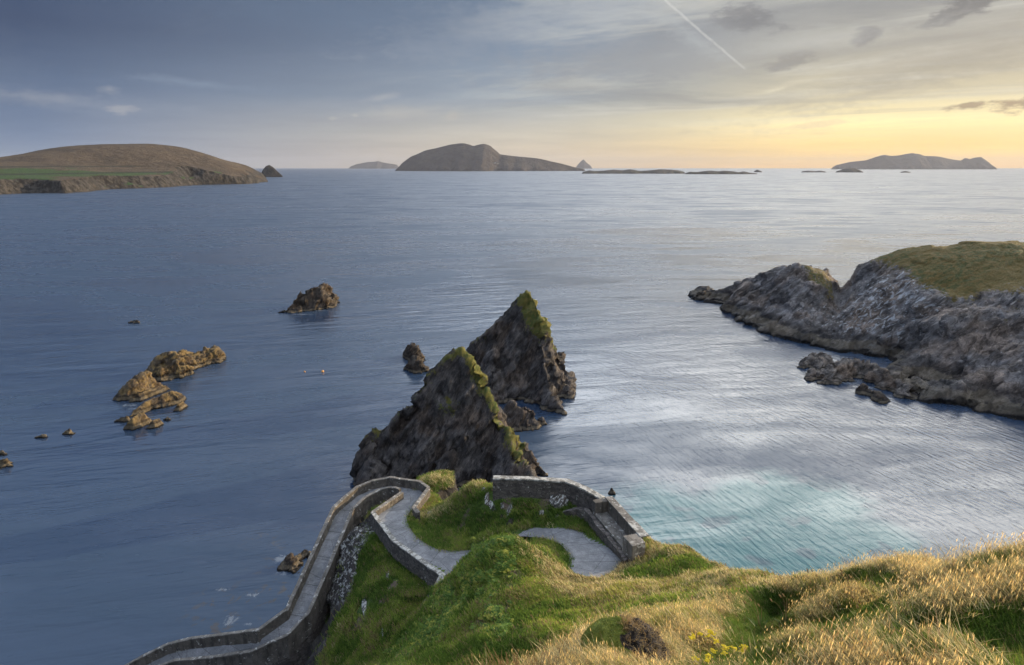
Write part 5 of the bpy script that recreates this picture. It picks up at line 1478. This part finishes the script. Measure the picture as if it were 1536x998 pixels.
def blade_plant(px, py, n, L, wd, mat, label, sd, spread=.10, straw=3, cat='plant', group=None):
    rg = np.random.default_rng(sd); p, D = hit(px, py)
    e = empty('leafy_plant', tuple(p), label, cat, group)
    V, Fq = [], []
    for k in range(n):
        a = rg.uniform(0, 6.28); ln = L * rg.uniform(.6, 1.1); out_ = rg.uniform(.25, .8)
        d = np.array([math.cos(a), math.sin(a), 0]); s = np.array([-d[1], d[0], 0]) * wd
        b = len(V)
        for i in range(7):
            t = i / 6; c = p + d * (spread * .4 + ln * out_ * t ** 1.3) + np.array([-.06 * t * ln / .3, 0, ln * (t - .45 * out_ * t * t) - .02])
            w_ = math.sin(math.pi * min(1, .12 + .88 * t)) ** .7
            V += [tuple(c - s * w_ * .5), tuple(c + np.array([0, 0, -.15 * wd])), tuple(c + s * w_ * .5)]
        for i in range(6):
            for j in range(2): Fq.append([b + i * 3 + j, b + i * 3 + j + 1, b + (i + 1) * 3 + j + 1, b + (i + 1) * 3 + j])
    make_mesh('leaf_rosette', V, Fq, mat, smooth=True, loc=tuple(p), parent=e)
    if straw:
        V, Fq = [], []
        for k in range(straw):
            a = rg.uniform(0, 6.28); h = L * rg.uniform(1.5, 2.3); t = p + np.array([math.cos(a) * .15 - .28 * h, math.sin(a) * .15, h])
            tube_path([p, p + (t - p) * [.25, .4, .5], p + (t - p) * [.6, .7, .82], t], .007, V, Fq)
            q = t + np.array([-.03, 0, .02]); b = len(V); r = .022
            for i in range(5):
                for j in range(6):
                    aa = 6.28 * j / 6; rr = r * math.sin(math.pi * (i + .4) / 5); V.append((q[0] + rr * math.cos(aa) - .015 * i, q[1] + rr * math.sin(aa), q[2] + .025 * i - .05))
            for i in range(4):
                for j in range(6): Fq.append([b + i * 6 + j, b + i * 6 + (j + 1) % 6, b + (i + 1) * 6 + (j + 1) % 6, b + (i + 1) * 6 + j])
        make_mesh('seed_stalk', V, Fq, M_STRAW, loc=tuple(p), parent=e)
blade_plant(1140, 948, 26, .42, .035, M_BLADE, 'big tuft of upright dark green blades in the hollow right of the path trail', 11, straw=4)
blade_plant(1178, 940, 12, .34, .03, M_BLADE, 'smaller green bladed tuft right beside the big one', 12, straw=3)
blade_plant(1240, 975, 14, .24, .05, M_DOCK, 'grey green broad leaved plant flattened in the lower green hollow', 13, straw=1)
blade_plant(1288, 926, 12, .22, .045, M_DOCK, 'broad leaved plant halfway up the green hollow, under the golden brow', 14, straw=3)
blade_plant(1276, 893, 10, .26, .045, M_DOCK, 'broad leaved plant high in the hollow near the cliff edge', 15, straw=4)
blade_plant(1162, 876, 8, .34, .035, M_BLADE, 'small green plant standing on the cliff edge against the cove', 16, straw=2)
blade_plant(1225, 878, 7, .24, .03, M_BLADE, 'thin plant with pale seed stalks below the brow', 17, straw=5)
blade_plant(1095, 905, 8, .26, .03, M_BLADE, 'small leafy plant beside the bare trail on the slope', 18, straw=4)

def stalks(px, py, n, h, label, sd):
    rg = np.random.default_rng(sd); p, D = hit(px, py)
    e = empty('straw_tuft', tuple(p), label, 'grass tuft')
    V, Fq = [], []
    for k in range(n):
        a = rg.uniform(0, 6.28); hh = h * rg.uniform(.5, 1.1); r = rg.uniform(0, .55)
        b = p + np.array([math.cos(a) * r, math.sin(a) * r * .4, 0]); b[2] = float(samp(TH, b[0], b[1]))
        t = b + np.array([-.25 * hh * rg.uniform(-.5, 1.3), rg.normal(0, .06), hh])
        tube_path([b, b + (t - b) * [.2, .3, .5], t], .008, V, Fq, 4)
    make_mesh('stalks', V, Fq, M_STRAW, loc=tuple(p), parent=e)

def hummock():
    p, D = hit(936, 992)
    p = p + np.array([0, 0, -.25])
    e = empty('turf_hummock', tuple(p), 'eroded mossy hummock with a cap of dry straw at the bottom of the photo', 'hummock')
    nu, nv = 90, 40; V = []; Fq = []
    for i in range(nv + 1):
        th = math.pi * .62 * i / nv
        for j in range(nu):
            ph = 2 * math.pi * j / nu; V.append((math.sin(th) * math.cos(ph), math.sin(th) * math.sin(ph), math.cos(th)))
    V = np.array(V); N_ = V.copy()
    r = 1 + .18 * fbm(V[:, 0] * 2, V[:, 1] * 2, V[:, 2] * 2, 3, 900) + .12 * fbm(V[:, 0] * 7, V[:, 1] * 7, V[:, 2] * 7, 4, 902, ridged=True)
    V = V * r[:, None] * np.array([.80, .68, .74]) + p + np.array([0, 0, .16])
    for i in range(nv):
        for j in range(nu): Fq.append([i * nu + j, i * nu + (j + 1) % nu, (i + 1) * nu + (j + 1) % nu, (i + 1) * nu + j])
    m, t, bs, out = new_mat('peaty_hummock')
    q = t.pos(); a = t.attr('moss'); n1 = t.noise(q, 9, 5, .7); n2 = t.noise(q, 30, 4, .7)
    c = t.mix(t.mapr(n1, .4, .62), (.018, .014, .011), (.10, .085, .07))
    mo = t.mix(n2, (.09, .13, .02), (.26, .27, .05))
    c = t.mix(t.mapr(t.math('ADD', a, t.math('MULTIPLY', t.math('SUBTRACT', n1, .5), .8)), .4, .55), c, mo)
    t.put(bs.inputs['Base Color'], c); t.put(bs.inputs['Normal'], t.bump(t.math('ADD', n1, n2), 1.0, .04))
    moss = sstep(.12, -.18, N_[:, 0] + .35 * fbm(N_[:, 0] * 3, N_[:, 1] * 3, N_[:, 2] * 3, 3, 911)) * sstep(-.5, .1, N_[:, 2] + .2)
    make_mesh('peat_body', V, Fq, m, {'moss': moss}, smooth=True, loc=tuple(p), parent=e)
    rg = np.random.default_rng(5); V2, F2 = [], []
    for k in range(2600):
        i = rg.integers(0, len(V))
        if N_[i, 0] < -.08 or N_[i, 2] < -.1: continue
        b = V[i]; d = N_[i] * .06 + np.array([rg.normal(0, .07), rg.normal(0, .07), rg.normal(-.01, .04)]); s = np.array([rg.normal(0, 1), rg.normal(0, 1), 0]); s = s / np.linalg.norm(s) * .004
        m0 = b + d * .5 + N_[i] * .02; n0 = len(V2)
        V2 += [tuple(b - s), tuple(b + s), tuple(m0 + s), tuple(m0 - s), tuple(b + d)]
        F2 += [[n0, n0 + 1, n0 + 2, n0 + 3], [n0 + 3, n0 + 2, n0 + 4]]
    make_mesh('straw_cap', V2, F2, M_STRAW, loc=tuple(p), parent=e)
    V3, F3 = [], []
    for k in range(9000):
        i = rg.integers(0, len(V))
        if moss[i] < .45: continue
        b = V[i] - N_[i] * .01; d = N_[i] * rg.uniform(.02, .05) + rg.normal(0, .014, 3); s = rg.normal(0, 1, 3); s = s / np.linalg.norm(s) * .006
        n0 = len(V3); V3 += [tuple(b - s), tuple(b + s), tuple(b + d)]; F3 += [[n0, n0 + 1, n0 + 2]]
    make_mesh('moss', V3, F3, mat_flat('moss_cushion', (.13, .19, .03), (.34, .33, .07), scale=12, trans=.2), loc=tuple(p), parent=e)
hummock()

# tall straw stalks rising into the bottom of the view
for k, (px, py, n, h, lb) in enumerate([(735, 1015, 26, .55, 'leftmost tuft of tall straw stalks rising from the bottom edge'), (790, 1012, 34, .62, 'thicker tuft of tall straw stalks at the bottom edge, left of the hummock')]):
    rg = np.random.default_rng(60 + k)
    x0, y0, z0 = W(px, py, 9.2)
    p = np.array([x0, y0, z0 - .25])
    e = empty('straw_tuft', tuple(p), lb, 'grass tuft', 'straw tufts at the bottom edge')
    V, Fq = [], []
    for j in range(n * 3):
        hh = h * rg.uniform(.45, 1.05); b = p + np.array([rg.normal(0, .22), rg.normal(0, .12), 0])
        t = b + np.array([-.22 * hh * rg.uniform(-.6, 1.4), rg.normal(0, .05), hh])
        tube_path([b, b + (t - b) * [.2, .3, .5], t], .007, V, Fq, 4)
    make_mesh('stalks', V, Fq, M_STRAW, loc=tuple(p), parent=e)

# ------------------------------------------------------------------ SEA
def build_sea():
    def axis(lim0, lim1, fine0, fine1, step, growth=1.09):
        a = list(np.arange(fine0, fine1 + .01, step)); s = step; x = a[-1]
        while x < lim1: s *= growth; x += s; a.append(min(x, lim1))
        s = step; x = a[0]; pre = []
        while x > lim0: s *= growth; x -= s; pre.append(max(x, lim0))
        return np.array(pre[::-1] + a)
    xs = axis(-30000, 30000, -110, 150, 1.0); ys = axis(-3000, 30000, 10, 330, 1.0)
    X, Y = np.meshgrid(xs, ys)
    D = np.hypot(X, Y)
    far = sstep(120, 900, D)
    # pale sandy shallows in the cove
    def blob(pts, rx, ry):
        r = np.zeros(X.shape)
        for px, py, a, b in pts:
            x, y, _ = Z(px, py, 0); r = np.maximum(r, sstep(1.9, .2, np.hypot((X - x) / a, (Y - y) / b)))
        return r
    teal = blob([(1010, 800, 14, 13), (1100, 850, 14, 12), (1120, 800, 12, 12), (1210, 800, 13, 11), (1270, 830, 12, 12), (1180, 750, 12, 9), (1170, 870, 18, 12), (1000, 850, 14, 12)], 0, 0)
    weed = blob([(330, 905, 3, 3), (325, 940, 3, 3), (420, 895, 4, 4), (435, 850, 4, 4), (390, 815, 2, 2)], 0, 0)
    cove = sstep(5, 35, X + (Y - 100) * .12)
    foam = np.zeros(X.shape)
    for px, py, a, b in [(425, 838, 2.2, 2.0), (428, 858, 2.2, 1.6), (335, 884, 2.0, 1.0), (378, 892, 1.8, 1.0), (350, 925, 2.0, 1.1), (380, 905, 1.4, .8), (372, 938, 1.6, .8), (340, 938, 1.4, .8), (205, 613, 3.5, 2.2), (195, 608, 3, 2), (455, 472, 8, 1.6), (480, 466, 6, 1.6),
                         (1290, 572, 5, 2.5), (1312, 582, 5, 2), (1380, 598, 7, 2.5), (1400, 600, 6, 2), (838, 606, 1.2, 2.2), (845, 612, 1.0, 1.5), (516, 722, 1.2, 1.2), (1275, 575, 5, 2), (627, 524, 1.0, 1.5), (252, 582, 1.5, 1)]:
        x, y, _ = Z(px, py, 0)
        foam = np.maximum(foam, sstep(1.4, .2, np.hypot((X - x) / a, (Y - y) / b)))
    wl = np.concatenate(WLINE); ix = np.searchsorted(xs, wl[:, 0]); iy = np.searchsorted(ys, wl[:, 1])
    okk = (ix > 1) & (ix < len(xs) - 2) & (iy > 1) & (iy < len(ys) - 2)
    ring = np.zeros(X.shape); ring[iy[okk], ix[okk]] = .42
    ring = np.maximum(ring, box_blur(ring, 1) * 1.6)
    foam = np.maximum(foam, np.clip(ring, 0, .42))
    V = np.stack([X, Y, np.zeros(X.shape)], -1).reshape(-1, 3)
    o = make_mesh('sea', V, grid_faces(len(xs), len(ys)), M_SEA, {'teal': teal.ravel(), 'far': far.ravel(), 'weed': weed.ravel(), 'foam': foam.ravel(), 'cove': cove.ravel()}, smooth=True)
    tag(o, 'wide calm sea with wind ripples, turquoise in the cove', 'sea', kind='structure')
build_sea()

# ------------------------------------------------------------------ HAZE
def haze():
    a, y0, y1, z0, z1 = 30500, -3500, 30500, -9.5, 460
    V = [(-a, y0, z0), (a, y0, z0), (a, y1, z0), (-a, y1, z0), (-a, y0, z1), (a, y0, z1), (a, y1, z1), (-a, y1, z1)]
    Fq = [[0, 3, 2, 1], [4, 5, 6, 7], [0, 1, 5, 4], [1, 2, 6, 5], [2, 3, 7, 6], [3, 0, 4, 7]]
    m = bpy.data.materials.new('haze_air'); m.use_nodes = True; nt = m.node_tree
    for n in list(nt.nodes): nt.nodes.remove(n)
    out = nt.nodes.new('ShaderNodeOutputMaterial'); v = nt.nodes.new('ShaderNodeVolumePrincipled')
    v.inputs['Color'].default_value = (.58, .62, .72, 1); v.inputs['Density'].default_value = HAZE; v.inputs['Anisotropy'].default_value = .2
    nt.links.new(v.outputs[0], out.inputs['Volume'])
    o = make_mesh('haze', V, Fq, m)
    tag(o, 'thin evening haze over the far sea', 'haze', kind='stuff')
HAZE = 2.2e-5
if HAZE: haze()

# ------------------------------------------------------------------ render settings
scene.render.engine = 'CYCLES'
c = scene.cycles
c.max_bounces = 4; c.diffuse_bounces = 2; c.glossy_bounces = 3; c.transmission_bounces = 3; c.volume_bounces = 0; c.transparent_max_bounces = 6
c.use_denoising = True
c.caustics_reflective = False; c.caustics_refractive = False
c.use_adaptive_sampling = True; c.adaptive_threshold = .03
vs = scene.view_settings
vs.view_transform = 'Standard'; vs.look = 'None'; vs.gamma = 1; vs.exposure = .3
scene.display_settings.display_device = 'sRGB'
